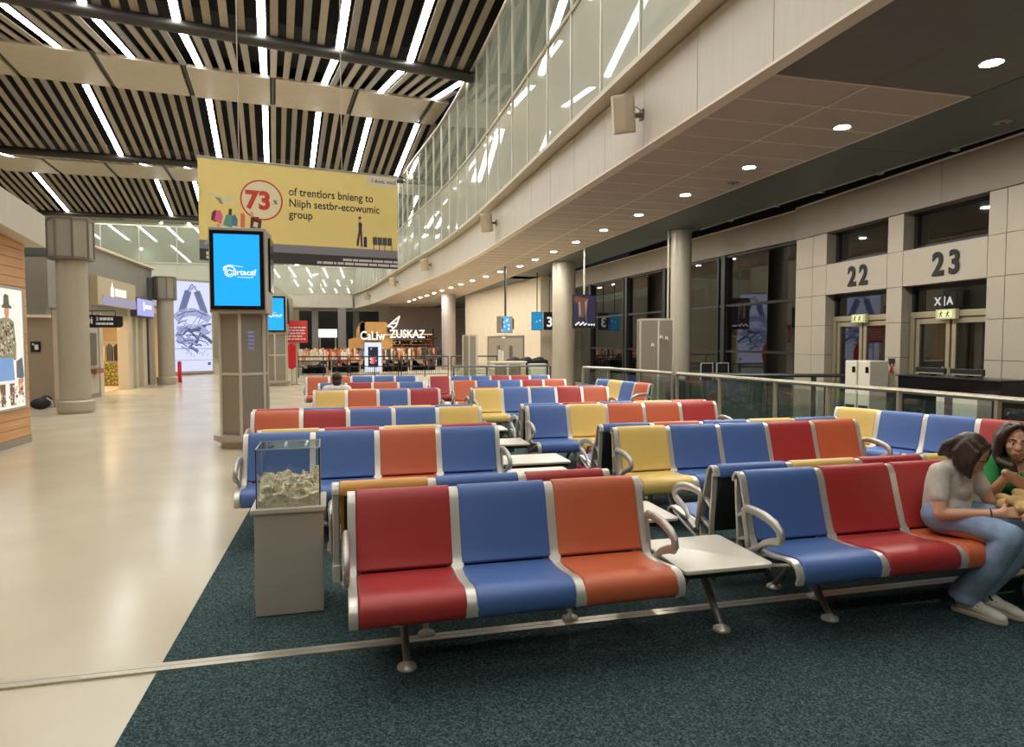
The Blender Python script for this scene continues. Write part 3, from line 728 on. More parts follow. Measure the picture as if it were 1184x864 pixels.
for k in range(46):
    x, z = rr.uniform(.05,.8)*sx, rr.uniform(1.35,2.7); a = rr.uniform(-.9,1.2); l = rr.uniform(.25,.75)
    p = [(x,z),(x+l*math.cos(a)*.6,z+l*math.sin(a)*.6+.05),(x+l*math.cos(a),z+l*math.sin(a))]
    stroke([(max(.02,min(sx-.02,q[0])),q[1]) for q in p], rr.choice((.03,.05,.09,.16)), rr.choice((INK,INK2,WSH)), -.03-.0002*k)
stroke([(0,1.3),(sx,1.28)], .02, INK2, -.04); stroke([(0,.72),(sx,.72)], .015, INK2, -.04)
for k in range(12): x = rr.uniform(.3,.9)*sx; z = rr.uniform(.85,1.15); stroke([(x,z),(x+.06,z+.12)], .02, INK2, -.041)
mb.use(INK2); mb.poly([(sx-.25,-.042,.45),(sx-.12,-.042,.45),(sx-.1,-.042,.6),(sx-.27,-.042,.6)])
mb.build('print', t, smooth=0, recalc=False)
t = thing('bollard', 'slim red bollard standing in front of the tall lightbox', 'bollard', (-6.55, 29.2, 0))
mb = MB(mat('bollard_red', (196,24,40), .4)); mb.lathe([(.075,.02),(.075,.80),(.06,.84),(.0,.85)], 16); mb.build('post', t)
mb = MB(RUB); mb.lathe([(.11,0),(.11,.02)], 16); mb.build('base', t)
# panelled end walls
mb = MB(mat('end_wall_panel', (196,190,166), .5, var=.03))
for i in range(4):
    for j in range(5): mb.box(-6.2+i*.5, -5.71+i*.5, 36.6, 36.8, j*.95+.01, j*.95+.94)
mb.box(-4.2, -4.0, 36.2, 55, 0, 5.0)
struct(mb.build('wall_end_panels', smooth=0), 'pale panelled wall beside the lightbox')
mb = MB(BLACK); mb.box(-5.5,-5.2,36.56,36.6,1.65,1.95); mb.box(-5.5,-5.2,36.56,36.6,.85,1.15); tag(mb.build('wall_vent', smooth=0), 'pair of small dark openings in the pale wall beside the lightbox', 'vent')
# glazed end of the hall
mb = MB(FASC)
for i in range(11):
    a = .6 - (i+1)*2.6; mb.box(a+.008, a+2.592, 55.4, 55.6, 4.4, 5.4)
mb.box(-30, .6, 55.5, 60, 4.38, 4.40)
struct(mb.build('wall_end_fascia', smooth=0), 'cream fascia of the gallery at the end of the hall')
fr = MB(mat('gallery_mullion', (0,0,0))); g1 = MB(GLASS_F); g2 = MB(GLASS_G)
for i in range(11):
    a = .6-(i+1)*2.6; b = a+2.6
    g1.poly([(a,55.4,5.55),(b,55.4,5.55),(b,55.4,7.6),(a,55.4,7.6)]); g2.poly([(a,55.4,7.66),(b,55.4,7.66),(b,55.4,10.4),(a,55.4,10.4)])
    fr.box(a-.03, a+.03, 55.36, 55.46, 5.5, 10.4)
for z in (5.5, 7.63, 10.4): fr.box(-28, .7, 55.35, 55.47, z-.05, z+.05)
o = struct(g2.build('window_5', smooth=0, recalc=False), 'glazing of the gallery across the end of the hall'); struct(g1.build('lower_pane', o, smooth=0, recalc=False)); struct(fr.build('window_frame', o, smooth=0))
mb = MB(mat('gallery_wall_green', (206,212,186), .6)); mb.box(-30, 8, 58.5, 58.7, 5.4, 12)
for z in (6.6, 8.0, 9.0, 9.8): mb.box(-30, 8, 58.4, 58.5, z-.06, z+.06)
struct(mb.build('wall_gallery_end', smooth=0))
for i, (x, z) in enumerate([(-15.5,8.9),(-12.4,6.3),(-8.6,6.2),(-3.8,8.0),(-2.4,7.2),(-.6,8.2)]):
    t = thing('pendant_lamp', '%s small lamp from the left behind the end glazing' % ORD[i], 'light', (x, 57.6, z), .3, 'lamps behind the end glazing')
    mb = MB(LAMP); mb.box(-.12, .12, -.5, .5, 0, .05); mb.build('diffuser', t, smooth=0)
    mb = MB(BLACK); mb.box(-.14, .14, -.52, .52, .05, .09); mb.build('housing', t, smooth=0); mb = MB(BLACK); mb.box(-.01,.01,-.01,.01,.09,12-z); mb.build('rod', t, smooth=0)
mb = MB(BEIGE); mb.box(-30, 14, 72, 72.3, 0, 12); struct(mb.build('wall_end', smooth=0))
mb = MB(VOID); mb.box(-30, 14, 55.2, 73, 12, 12.1); struct(mb.build('ceiling_end', smooth=0))

# ---------------------------------------------------------------- far market hall under the gallery
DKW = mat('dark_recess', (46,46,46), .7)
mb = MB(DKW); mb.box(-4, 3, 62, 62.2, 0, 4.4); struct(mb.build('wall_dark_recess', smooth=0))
mb = MB(mat('mauve_grey_wall', (176,160,150), .6)); mb.box(3.4, 9.3, 53, 53.3, 0, 4.4); struct(mb.build('wall_market', smooth=0), 'mauve grey wall behind the market shop')
for x, y, w, h, i in ((-2.4,56.5,.5,4.3,0),(-.25,54,.62,4.3,1),(.9,58,.5,4.3,2)):
    t = tag(put('square_column', None, None, (x, y, 0)), '%s square grey column in the dark recess behind the red notice' % ('slim','wide','far')[i], 'column', 'square grey columns at the far end')
    mb = MB(mat('far_column_grey', (140,136,132), .5)); mb.box(-w/2, w/2, -w/2, w/2, 0, h); mb.build('shaft', t, smooth=0); mb = MB(STEEL); mb.box(-w/2-.03, w/2+.03, -w/2-.03, w/2+.03, 0, .3); mb.build('base_ring', t, smooth=0)
t = tag(put('round_column', None, None, (5.85, 38.2, 0)), 'mauve grey round column at the end of the beige wall', 'column'); mb = MB(mat('mauve_column', (158,147,141), .45)); mb.lathe([(.40,0),(.40,4.39)], 32); mb.build('shaft', t)
mb = MB(STEEL); mb.lathe([(.44,0),(.44,.25)], 32); mb.build('base_ring', t)
# market shop: wood arch, back shelves, glowing letters
OAK = mat('oak_board', (198,150,84), .5, var=.08, vscale=3)
t = thing('shop_kiosk', 'wood clad market shop with shelves at the far end', 'shop', (0, 48, 0))
mb = MB(OAK); mb.prism([(.2,0),(1.25,0),(1.25,1.8),(1.0,2.05),(1.0,3.0),(1.5,3.05),(2.9,3.05),(2.9,2.2),(1.35,2.2),(1.35,3.0),(1.15,3.1),(.75,2.5),(.75,1.95),(.2,1.8)], 0, .5, 'y'); mb.box(2.45, 3.25, -.4, 0, 0, 2.1); mb.build('arch', t, smooth=0)
mb = MB(mat('shop_back', (196,164,120), .6)); mb.box(1.2, 6.4, 2.0, 2.2, 0, 2.2); mb.build('back_panel', t, smooth=0)
for z in (.5, .95, 1.4, 1.8): mb = MB(OAK); mb.box(3.4, 6.3, 1.4, 2.0, z, z+.05); mb.build('shelf', t, smooth=0)
mb = MB(BLACK); mb.box(1.2, 6.5, -.1, 0, 1.84, 1.90); mb.tube([(6.2,-.05,0),(6.2,-.05,2.6)], .04, 8); mb.build('gantry', t, smooth=0)
mb = MB(mat('shop_counter', (176,140,92), .5)); mb.box(1.3, 6.2, -.3, .3, 0, .95); mb.build('counter', t, smooth=0)
mb = MB(glow('warm_strip', (255,214,150), 1.5)); mb.box(1.4, 6.3, 1.2, 1.3, 2.16, 2.2); mb.build('lamp_strip', t, smooth=0)
mb = MB()
GOODS = [mat('goods_%d' % i, c, .6) for i, c in enumerate([(190,60,50),(226,206,176),(70,60,56),(206,140,80),(120,84,60),(236,232,224),(96,110,140),(180,50,70),(60,60,64)])]
for i in range(240):
    z = rr.choice((.55,1.0,1.45,1.85)); x = rr.uniform(3.45,6.2); mb.use(rr.choice(GOODS)); h = rr.uniform(.08,.3); mb.box(x, x+rr.uniform(.05,.16), 1.4, 1.7, z, z+h)
tag(mb.build('goods', t, smooth=0), None, None, None, 'stuff')
t = thing('shop_letters', 'glowing white letters on top of the market shop', 'sign', (0, 47.4, 0))
LETW = glow('letters_white', (255,250,240), 1.15)
mb = MB(LETW); mb.text('CaLiw', .86, 1.0, 0, 1.78, bold=.012, depth=.05, sx=.78); mb.build('first_word', t, smooth=0); mb = MB(LETW); mb.text('ZUSKAZ', .80, 3.05, 0, 1.92, bold=.012, depth=.05, sx=.82)
mb.build('second_word', t, smooth=0)
mb = MB(LETW)
for pts in ([(2.9,2.72),(3.75,3.45)],[(3.75,3.45),(3.5,2.75),(3.25,2.55)],[(2.9,2.72),(3.2,2.72),(3.25,2.55)],[(3.2,2.9),(3.6,3.0)]):
    for (x0, z0), (x1, z1) in zip(pts[:-1], pts[1:]): mb.tube([(x0,0,z0),(x1,0,z1)], .05, 6)
mb.build('emblem', t)
mb = MB(BLACK); mb.box(1.0, 5.6, .05, .1, 1.95, 2.0); mb.tube([(3.2,.07,1.9),(3.2,.07,2.7)], .03, 6); mb.build('frame', t)
t = thing('screen_totem', 'white framed portrait advertising screen before the market shop', 'screen', (1.35, 34, 0))
mb = MB(mat('totem_white', (230,234,240), .4)); mb.box(-.42,.42,0,.12,.1,1.6); mb.build('housing', t, smooth=0, bevel=.02)
mb = MB(glow('totem_frame', (214,226,246), .9)); mb.box(-.41,.41,-.006,0,.12,1.58); mb.use(glow('totem_dark', (40,44,66), .6)); mb.box(-.25,.25,-.012,-.006,.35,1.38)
mb.use(glow('totem_pink', (232,110,120), .9))
for k in range(16): a = rr.uniform(0,6.3); q = rr.uniform(.02,.17); mb.disc((q*math.cos(a), -.014-.0001*k, .72+q*math.sin(a)), .06, 8)
mb.use(glow('totem_white', (240,240,248), .9))
for k in range(7): mb.disc((rr.uniform(-.15,.15), -.018-.0001*k, rr.uniform(.6,1.3)), .035, 8)
mb.build('screen', t, smooth=0, recalc=False); mb = MB(STEEL); mb.box(-.3,.3,-.1,.25,0,.1); mb.build('base', t, smooth=0)
# goods tables and crowd barriers in front of the market
TAB = [(-1.6,35.5,1.5,'cream boxes nearest the red oval board'),(.0,36.5,1.6,'orange and cream packs left of the portrait screen'),(-.7,39.5,1.8,'red packs behind the cream boxes'),(1.4,40.5,1.8,'red and white packs behind the portrait screen'),(2.7,37,1.8,'brown and cream packs right of the portrait screen'),(4.2,38.3,1.9,'dark bottles before the bright shelves'),(3.3,42,2.0,'tall brown packs under the glowing letters'),(5.6,43.5,1.6,'dark mixed packs past the mauve column')]
for i, (x, y, w, lab) in enumerate(TAB):
    t = thing('display_table', 'market table with '+lab, 'table', (x, y, 0), 0, 'goods tables of the market')
    mb = MB(mat('table_dark', (70,64,60), .6)); mb.box(-w/2, w/2, -.4, .4, .62, .68); mb.build('tabletop', t, smooth=0)
    for dx in (-w/2+.06, w/2-.06):
        for dy in (-.34, .34): mb = MB(STEEL); mb.box(dx-.03, dx+.03, dy-.03, dy+.03, 0, .62); mb.build('leg', t, smooth=0)
    mb = MB(); pal = ([1,3,5,1,3],[3,1,5,0,3],[0,7,0,1,2],[0,5,6,7,8],[4,3,1,2,5],[8,2,4,3,8],[4,3,2,1,8],[8,2,6,4,7])[i]
    for k in range(120):
        bx, by = rr.uniform(-w/2,w/2-.15), rr.uniform(-.38,.25); h = rr.uniform(.08,.62); mb.use(GOODS[rr.choice(pal)]); mb.box(bx, bx+rr.uniform(.05,.14), by, by+.14, .68, .68+h)
    for k in range(36): bx = rr.uniform(-w/2+.1,w/2-.3); mb.use(GOODS[rr.choice(pal+[2,8,4])]); mb.box(bx, bx+rr.uniform(.1,.26), -.3, .2, .0, rr.uniform(.2,.58))
    tag(mb.build('goods', t, smooth=0), None, None, None, 'stuff')
t = thing('lit_board', 'bright white lit board in the dark recess behind the red notice', 'light panel', (-1.1, 50, 0))
mb = MB(glow('panel_white', (250,246,236), 1.1)); mb.box(-.8,.5,-.05,0,1.95,2.55); mb.build('diffuser', t, smooth=0); mb = MB(STEEL); mb.tube([(-.7,.05,0),(-.7,.05,2.5)], .04, 8); mb.tube([(.4,.05,0),(.4,.05,2.5)], .04, 8); mb.box(-.82,.52,0,.04,1.93,2.57); mb.build('frame', t)
for i, (x, y, w) in enumerate([(-1.0,31.5,2.2),(1.3,31.2,2.2),(3.6,30.9,2.2),(5.9,30.6,2.2)]):
    t = thing('barrier_rail', '%s section of dark barrier rail before the market, counted from the red notice' % ORD[i], 'barrier', (x, y, 0), 0, 'dark barrier rails')
    mb = MB(mat('barrier_dark', (40,42,48), .5, metal=.4)); mb.tube([(-w/2,0,.95),(w/2,0,.95)], .03, 8); mb.tube([(-w/2,0,.5),(w/2,0,.5)], .02, 8); mb.build('rail', t)
    mb = MB(mat('barrier_dark', (0,0,0)))
    for k in range(23): mb.tube([(-w/2+w*k/22,0,.12),(-w/2+w*k/22,0,.5)], .008, 5)
    mb.tube([(-w/2,0,.12),(w/2,0,.12)], .015, 6); mb.build('lower_grille', t)
    for dx in (-w/2, 0, w/2): mb = MB(mat('barrier_dark', (0,0,0))); mb.tube([(dx,0,0),(dx,0,.95)], .025, 8); mb.build('post', t)
# red notice on a post, red oval board
t = thing('notice_sign', 'square red notice with white text on a pole behind the second screen pillar', 'sign', (-1.83, 26.5, 0))
mb = MB(mat('notice_red', (206,54,60), .5)); mb.box(-.42,.42,-.03,0,1.6,2.45); mb.build('panel', t, smooth=0)
mb = MB(mat('notice_white', (240,220,216), .5))
for k in range(5): bars(mb, -.34, 2.16-.11*k, .05, [(.12,.06,.14,.1,.16),(.16,.1,.12,.18),(.08,.2,.14,.16),(.18,.12,.2),(.14,.1,.18,.08,.06)][k], -.035)
mb.build('lettering', t, smooth=0)
mb = MB(STEEL); mb.tube([(0,.02,0),(0,.02,1.6)], .03, 10); mb.lathe([(.22,0),(.22,.02)], 20); mb.build('pole', t)
t = thing('oval_board', 'tall red oval board standing behind the second screen pillar', 'sign', (-2.12, 28, 0))
mb = MB(mat('oval_red', (206,30,44), .5)); mb.prism([(.26*math.cos(k*PI/14), 1.05+.52*math.sin(k*PI/14)) for k in range(28)], -.03, .03, 'y'); mb.build('panel', t, smooth=0)
mb = MB(STEEL); mb.tube([(0,.0,0),(0,.0,.55)], .03, 8); mb.lathe([(.2,0),(.2,.02)], 16); mb.build('base', t)
# ---------------------------------------------------------------- yellow banner
a0 = Vector((-2.93, 15.0)); a1 = Vector((1.21, 15.75)); d = a1-a0; BW = d.length; BH = 2.13
ban = thing('hanging_banner', 'large yellow printed banner hanging over the seats', 'banner', (a0.x, a0.y, 3.35), math.atan2(d.y, d.x))
# local: x 0..BW, z 0..BH, sheet 12 mm thick
YEL = mat('banner_yellow', (240,216,132), .55, var=.02); INKB = mat('banner_black', (44,40,38), .6)
mb = MB(YEL); mb.box(0, BW, 0, .012, 0, BH); mb.build('sheet', ban, smooth=0)
def B(u, v): return u*BW, v*BH
mb = MB(mat('banner_grey', (132,130,134), .6)); e = -.001
def q(u0, v0, u1, v1, y=-.002):
    x0, z0 = B(u0, v0); x1, z1 = B(u1, v1); mb.poly([(x0,y,z0),(x1,y,z0),(x1,y,z1),(x0,y,z1)])
q(0,.115,1,.20); mb.use(mat('banner_dark', (58,50,48), .6)); q(0,0,1,.115)
mb.use(mat('banner_white', (226,214,186), .6)); q(.83,.885,1,1)
mb.use(mat('banner_foot_text', (214,206,196), .6))
bars(mb, .03*BW, .055*BH, .07, (.22,.16), -.003, .03); bars(mb, .03*BW, .018*BH, .06, (.3,.14,.1), -.003, .03)
bars(mb, .70*BW, .062*BH, .05, (.2,.12,.3,.24,.2,.14), -.003, .02); bars(mb, .565*BW, .02*BH, .055, (.1,.22,.05,.14,.2,.3,.18,.26,.24), -.003, .025)
mb.build('footer_print', ban, smooth=0, recalc=False)
mb = MB(mat('banner_cream', (236,220,180), .6)); cxx, czz = B(.293,.63); mb.disc((cxx,-.003,czz), .40, 40); mb.use(mat('banner_red', (206,62,50), .6))
n = 48
for k in range(n):
    p, r_ = 2*PI*k/n, 2*PI*(k+1)/n
    mb.poly([(cxx+.40*math.cos(p),-.004,czz+.40*math.sin(p)),(cxx+.43*math.cos(p),-.004,czz+.43*math.sin(p)),(cxx+.43*math.cos(r_),-.004,czz+.43*math.sin(r_)),(cxx+.40*math.cos(r_),-.004,czz+.40*math.sin(r_))])
mb.text('73', .52, cxx-.33, -.005, czz-.18, bold=.022); mb.use(mat('banner_greytext', (120,112,100), .6)); mb.text('%', .12, cxx+.24, -.005, czz-.06, bold=.004)
mb.build('number_print', ban, smooth=0, recalc=False)
for k, s in enumerate(('of trentlors bnieng to','Niiph sestbr-ecowumic','group')): mb = MB(INKB); mb.text(s, .245, .425*BW, -.003, (.705-.115*k)*BH, bold=.003, sx=.87); mb.build('text_line', ban, smooth=0, recalc=False)
mb = MB(INKB); mb.text('1-6uvz, cco3', .115, .855*BW, -.004, .92*BH, bold=.002); mb.build('corner_text', ban, smooth=0, recalc=False)
# pictures on the banner
mb = MB()
C_ = lambda n, c: mat('banner_'+n, c, .6)
def sh(pts, m, y=-.004): mb.use(m); mb.poly([(*B(u, v)[:1], y, B(u, v)[1]) for u, v in pts])
sh([(.03,.655),(.06,.64),(.13,.585),(.15,.60),(.165,.655),(.155,.655),(.145,.625),(.10,.63),(.05,.665)], C_('plane',(222,214,190)))
sh([(.075,.625),(.10,.56),(.112,.56),(.10,.62)], C_('plane_dark',(150,142,122)), -.005)
mb.build('airplane_print', ban, smooth=0, recalc=False); mb = MB()
sh([(.055,.40),(.075,.38),(.09,.39),(.09,.48),(.075,.50),(.06,.47)], C_('maroon',(110,40,50))); sh([(.07,.40),(.10,.36),(.11,.44),(.098,.50),(.08,.49)], C_('pink',(224,104,140)),-.005); sh([(.08,.36),(.095,.36),(.10,.18),(.085,.18)], C_('leg',(226,160,120)))
sh([(.11,.36),(.15,.33),(.165,.42),(.15,.47),(.125,.46)], C_('teal',(96,160,150)),-.005); sh([(.15,.36),(.175,.35),(.178,.42),(.165,.47),(.152,.45)], C_('steelblue',(96,124,150)),-.006); sh([(.135,.46),(.15,.46),(.152,.52),(.138,.52)], C_('hair',(70,54,40)),-.006)
sh([(.19,.33),(.21,.33),(.213,.46),(.205,.49),(.192,.48)], C_('coral',(226,120,84)))
sh([(.235,.33),(.285,.32),(.292,.42),(.275,.46),(.24,.45)], C_('brown',(96,44,36))); sh([(.25,.36),(.27,.35),(.275,.40),(.255,.41)], C_('plane',(0,0,0)),-.005); sh([(.235,.45),(.255,.46),(.25,.51),(.238,.50)], C_('leg',(0,0,0)),-.006)
mb.build('travellers_print', ban, smooth=0, recalc=False); mb = MB()
sh([(.02,.16),(.055,.14),(.085,.25),(.07,.29),(.055,.27)], C_('suitcase_grey',(176,172,178))); sh([(.035,.15),(.06,.14),(.078,.22),(.07,.26)], C_('navy',(56,48,90)),-.005)
mb.build('suitcase_print', ban, smooth=0, recalc=False); mb = MB()
sh([(.785,.39),(.802,.39),(.805,.46),(.80,.48),(.785,.48)], C_('suit',(70,44,72))); sh([(.785,.48),(.798,.48),(.798,.53),(.786,.53)], C_('skin',(214,170,120)),-.005); sh([(.784,.515),(.80,.52),(.798,.545),(.786,.54)], C_('hair',(0,0,0)),-.006)
sh([(.785,.39),(.796,.39),(.783,.22),(.772,.24)], C_('suit',(0,0,0)),-.0045); sh([(.793,.39),(.804,.39),(.806,.22),(.797,.22)], C_('suit',(0,0,0)),-.0047)
sh([(.812,.22),(.83,.22),(.83,.33),(.812,.33)], C_('navy',(0,0,0)))
mb.build('walking_figure_print', ban, smooth=0, recalc=False); mb = MB()
for i in range(4): sh([(.862+.027*i,.25),(.887+.027*i,.25),(.887+.027*i,.335),(.862+.027*i,.335)], C_('seat_grey',(84,80,78)))
for u in (.866,.896,.926,.966): sh([(u,.19),(u+.004,.19),(u+.004,.25),(u,.25)], C_('seat_grey',(0,0,0)))
mb.build('seat_row_print', ban, smooth=0, recalc=False)
mb = MB(ALU_D); mb.box(-.02, BW+.02, -.015, .03, BH-.01, BH+.03); mb.build('top_rail', ban, smooth=0)
for u in (.19, .70): mb = MB(STEEL); mb.tube([(u*BW,.01,BH),(u*BW,.01,BH+5.2)], .012, 6); mb.build('cable', ban)

# ---------------------------------------------------------------- screen pillars
SCR = glow('screen_blue', (32,170,255), 1.0)
MESHM = mat('ribbed_grille', (140,130,114), .5, metal=.1, bump=.9, bscale=14, stretch=(9,9,.12), var=.05, vscale=20)
def pillar(x, y, r, h, label, sw, sh_, sdist, rz, z0):
    t = thing('screen_pillar', label, 'screen pillar', (x, y, 0), rz, 'screen pillars')
    n = 6
    oc = [(r*math.cos(2*PI*k/n - PI/2), r*math.sin(2*PI*k/n - PI/2)) for k in range(n)]
    mb = MB(MESHM); mb.prism(oc, .16, h, 'z'); mb.build('cladding', t, smooth=0)
    mb = MB(mat('pillar_frame', (204,196,178), .42, metal=.2))
    for p in oc: mb.tube([(p[0]*1.005,p[1]*1.005,.1),(p[0]*1.005,p[1]*1.005,h)], .022, 8)
    for z in (.17, 1.15, h-.03): mb.prism([(p[0]*1.02,p[1]*1.02) for p in oc], z-.02, z+.02, 'z')
    mb.build('frame', t, smooth=0)
    mb = MB(STEEL); mb.lathe([(r+.06,.10),(r+.10,.12),(r+.10,.20),(r+.02,.21)], 30); mb.lathe([(r+.0,0),(r+.0,.12)], 30); mb.build('base_skirt', t, smooth=40)
    mb = MB(mat('screen_case_grey', (170,162,148), .45, metal=.3)); mb.box(-sw/2-.02, sw/2+.02, -sdist+.03, .28, z0-.05, z0+sh_+.05); mb.build('case', t, smooth=0, bevel=.01)
    mb = MB(BLACKG); mb.box(-sw/2, sw/2, -sdist, -sdist+.05, z0, z0+sh_); s = mb.build('bezel', t, smooth=0, bevel=.004)
    m = .055*sw/.73
    mb = MB(SCR); mb.poly([(-sw/2+m,-sdist-.003,z0+m),(sw/2-m,-sdist-.003,z0+m),(sw/2-m,-sdist-.003,z0+sh_-m),(-sw/2+m,-sdist-.003,z0+sh_-m)]); mb.build('screen', s, smooth=0, recalc=False)
    k = sw/.73
    mb = MB(glow('screen_white', (236,246,255), 1.0)); y = -sdist-.006; cx0, cz0 = -.10*k, z0+sh_*.47
    for r0, a0_, a1_ in ((.085,-.6,2.9),(.06,2.2,6.9),(.035,.2,6.0),(.10,1.2,2.6)):
        st = 18
        for i in range(st):
            p, w_ = a0_+(a1_-a0_)*i/st, a0_+(a1_-a0_)*(i+1)/st
            mb.poly([(cx0+(r0-.008)*k*math.cos(p),y,cz0+(r0-.008)*k*math.sin(p)),(cx0+(r0+.008)*k*math.cos(p),y,cz0+(r0+.008)*k*math.sin(p)),(cx0+(r0+.008)*k*math.cos(w_),y,cz0+(r0+.008)*k*math.sin(w_)),(cx0+(r0-.008)*k*math.cos(w_),y,cz0+(r0-.008)*k*math.sin(w_))])
    mb.text('rtacaf', .115*k, -.005*k, y, cz0-.035*k, bold=.003)
    for (x0, z0_), (x1, z1_) in (((-.1,.10),(.08,.075)),((.0,-.07),(.21,-.075)),((.21,-.075),(.21,.03))): 
        mb.poly([(x0*k,y,cz0+z0_*k),(x1*k,y,cz0+z1_*k),(x1*k+.006,y,cz0+z1_*k+.008),(x0*k+.006,y,cz0+z0_*k+.008)])
    mb.build('logo', s, smooth=0, recalc=False)
    mb = MB(BLACKG); mb.box(sw/2+.02, sw/2+.05, -.12, .25, z0+.3, z0+sh_-.05); mb.build('side_screen', t, smooth=0)
    mb = MB(BLACK); mb.box(-.03,.03,-r-.03,-r,h-.0,h+.03); mb.build('sensor', t, smooth=0)
    mb = MB(glow('pale_print', (150,160,206), .35))
    for i in range(5): mb.poly([(r*.30,-r*.83-.006,h-.35-.06*i),(r*.52,-r*.70-.006,h-.35-.06*i),(r*.52,-r*.70-.006,h-.31-.06*i),(r*.30,-r*.83-.006,h-.31-.06*i)])
    mb.build('sticker', t, smooth=0, recalc=False)
    return t
pillar(-1.55, 11.1, .365, 2.12, 'screen pillar with a large blue portrait screen beside the left seat rows', .76, 1.18, .47, -.03, 2.13)
pillar(-2.50, 25.95, .41, 1.97, 'smaller screen pillar with blue screen behind the first one', .80, 1.30, .44, -.05, 2.0)

# ---------------------------------------------------------------- linked seats
def cushion(name, pts, m, w, bev=.012, n=1):
    mb = MB(m); mb.prism(smooth_poly(pts, n), -w/2, w/2, 'x'); return mb.mesh(name, smooth=50, bevel=bev, bseg=3)
SEATP = [(-.085,.455),(-.2,.447),(-.33,.457),(-.43,.476),(-.49,.474),(-.530,.45),(-.545,.41),(-.540,.36),(-.520,.335),(-.495,.345),(-.49,.39),(-.47,.42),(-.42,.43),(-.3,.418),(-.085,.412)]
BACKP = [(-.120,.462),(-.098,.50),(-.052,.65),(-.012,.79),(.008,.836),(.035,.858),(.068,.855),(.092,.83),(.096,.78),(.072,.775),(.066,.81),(.045,.82),(.03,.80),(.0,.68),(-.045,.50),(-.07,.452)]
RPAN = [(.066,.80),(.074,.78),(.028,.62),(-.012,.46),(-.02,.40),(-.034,.40),(-.026,.47),(.008,.63)]
FRAMEP = [(-.522,.345),(-.535,.39),(-.518,.432),(-.48,.455),(-.43,.456),(-.33,.439),(-.2,.429),(-.125,.436),(-.086,.50),(-.040,.65),(.0,.79),(.018,.828),(.040,.842),(.066,.838),(.083,.815),(.086,.785)]
PITCH = .545
_me = {}
def seat_me(c, w):
    k = ('seat', c, round(w,3))
    if k not in _me: _me[k] = cushion('seat', SEATP, LEATHER[c], w-.048)
    return _me[k]
def back_me(c, w):
    k = ('back', c, round(w,3))
    if k not in _me: _me[k] = cushion('backrest', BACKP, LEATHER[c], w-.048)
    return _me[k]
def rear_me(w):
    k = ('rear', round(w,3))
    if k not in _me: mb = MB(DARKPERF); mb.prism(RPAN, -w/2+.045, w/2-.045, 'x'); _me[k] = mb.mesh('back_panel', smooth=40)
    return _me[k]
def frame_me(end, w=.07):
    k = ('frame', end, w)
    if k not in _me:
        h = .022 if end else w/2
        mb = MB(ALU); mb.ribbon(FRAMEP, .020 if end else .014, -h, h)
        mb.use(ALU); hx = min(h, .018)
        # cast bracket: rear strut, seat brace and hub around the beam
        mb.ribbon([(.062,.80),(.052,.66),(.035,.50),(.03,.36),(.03,.30)], .018, -hx, hx)
        mb.ribbon([(-.46,.435),(-.36,.40),(-.22,.355),(-.05,.315)], .018, -hx, hx)
        mb.ribbon([(-.105,.44),(-.07,.36),(-.05,.30)], .02, -hx, hx)
        mb.ribbon([(-.035,.62),(.035,.58)], .02, -hx, hx); mb.ribbon([(-.085,.48),(.02,.44)], .02, -hx, hx)
        mb.prism([(-.08,.37),(.05,.37),(.055,.27),(-.085,.27)], -h, h, 'x')
        _me[k] = mb.mesh('side_frame', smooth=40, bevel=.003, bseg=1)
    return _me[k]
def arm_me():
    if 'arm' not in _me:
        mb = MB(mat('armrest_aluminium', (186,181,170), .36, metal=.55))
        P = [(-.10,.40),(-.085,.50),(-.06,.60),(-.055,.635),(-.08,.655),(-.16,.660),(-.26,.652),(-.35,.630),(-.395,.600),(-.405,.565),(-.385,.540),(-.33,.525),(-.25,.490),(-.18,.435)]
        mb.tube([(0,y,z) for y, z in P], [.013,.013,.014,.016,.017,.018,.019,.019,.019,.019,.018,.016,.014,.013], 10, sx=1.5)
        mb.tube([(0,-.10,.40),(0,-.18,.435)], .02, 8, sx=1.3)
        _me['arm'] = mb.mesh('armrest', smooth=60)
    return _me['arm']
def leg_me(s):
    k = ('leg', s)
    if k not in _me:
        mb = MB(ALU_D); mb.tube([(0,0,.33),(0,-.05*s,.27),(0,-.17*s,.12),(0,-.262*s,.03)], [.030,.027,.021,.017], 10); _me[k] = mb.mesh('leg', smooth=60)
        mb = MB(ALU); mb.lathe([(.047,0),(.050,.010),(.046,.022),(.020,.036),(.014,.045)], 20, (0,-.262*s,0)); _me[('foot', s)] = mb.mesh('foot', smooth=50)
    return _me[k], _me[('foot', s)]
def table_me(w, y0, y1):
    k = ('table', round(w,2), round(y0,2), round(y1,2))
    if k not in _me:
        r = .03; pts = []
        for cx_, cy_, a in ((w/2-r,y1-r,0),(-w/2+r,y1-r,PI/2),(-w/2+r,y0+r,PI),(w/2-r,y0+r,3*PI/2)):
            for j in range(5): pts.append((cx_+r*math.cos(a+PI/8*j), cy_+r*math.sin(a+PI/8*j)))
        mb = MB(WHITE); mb.prism(pts, .418, .442, 'z'); _me[k] = mb.mesh('tabletop', smooth=40, bevel=.006, bseg=2)
        mb = MB(DARKPERF); mb.box(-w/2+.03, w/2-.03, y0+.03, y1-.03, .385, .417); mb.use(ALU_D); mb.box(-.03,.03,y0+.1,y1-.1,.33,.385); _me[k+('u',)] = mb.mesh('table_bracket', smooth=0, bevel=.004)
    return _me[k], _me[k+('u',)]
GR = 'rows of linked airport seats'
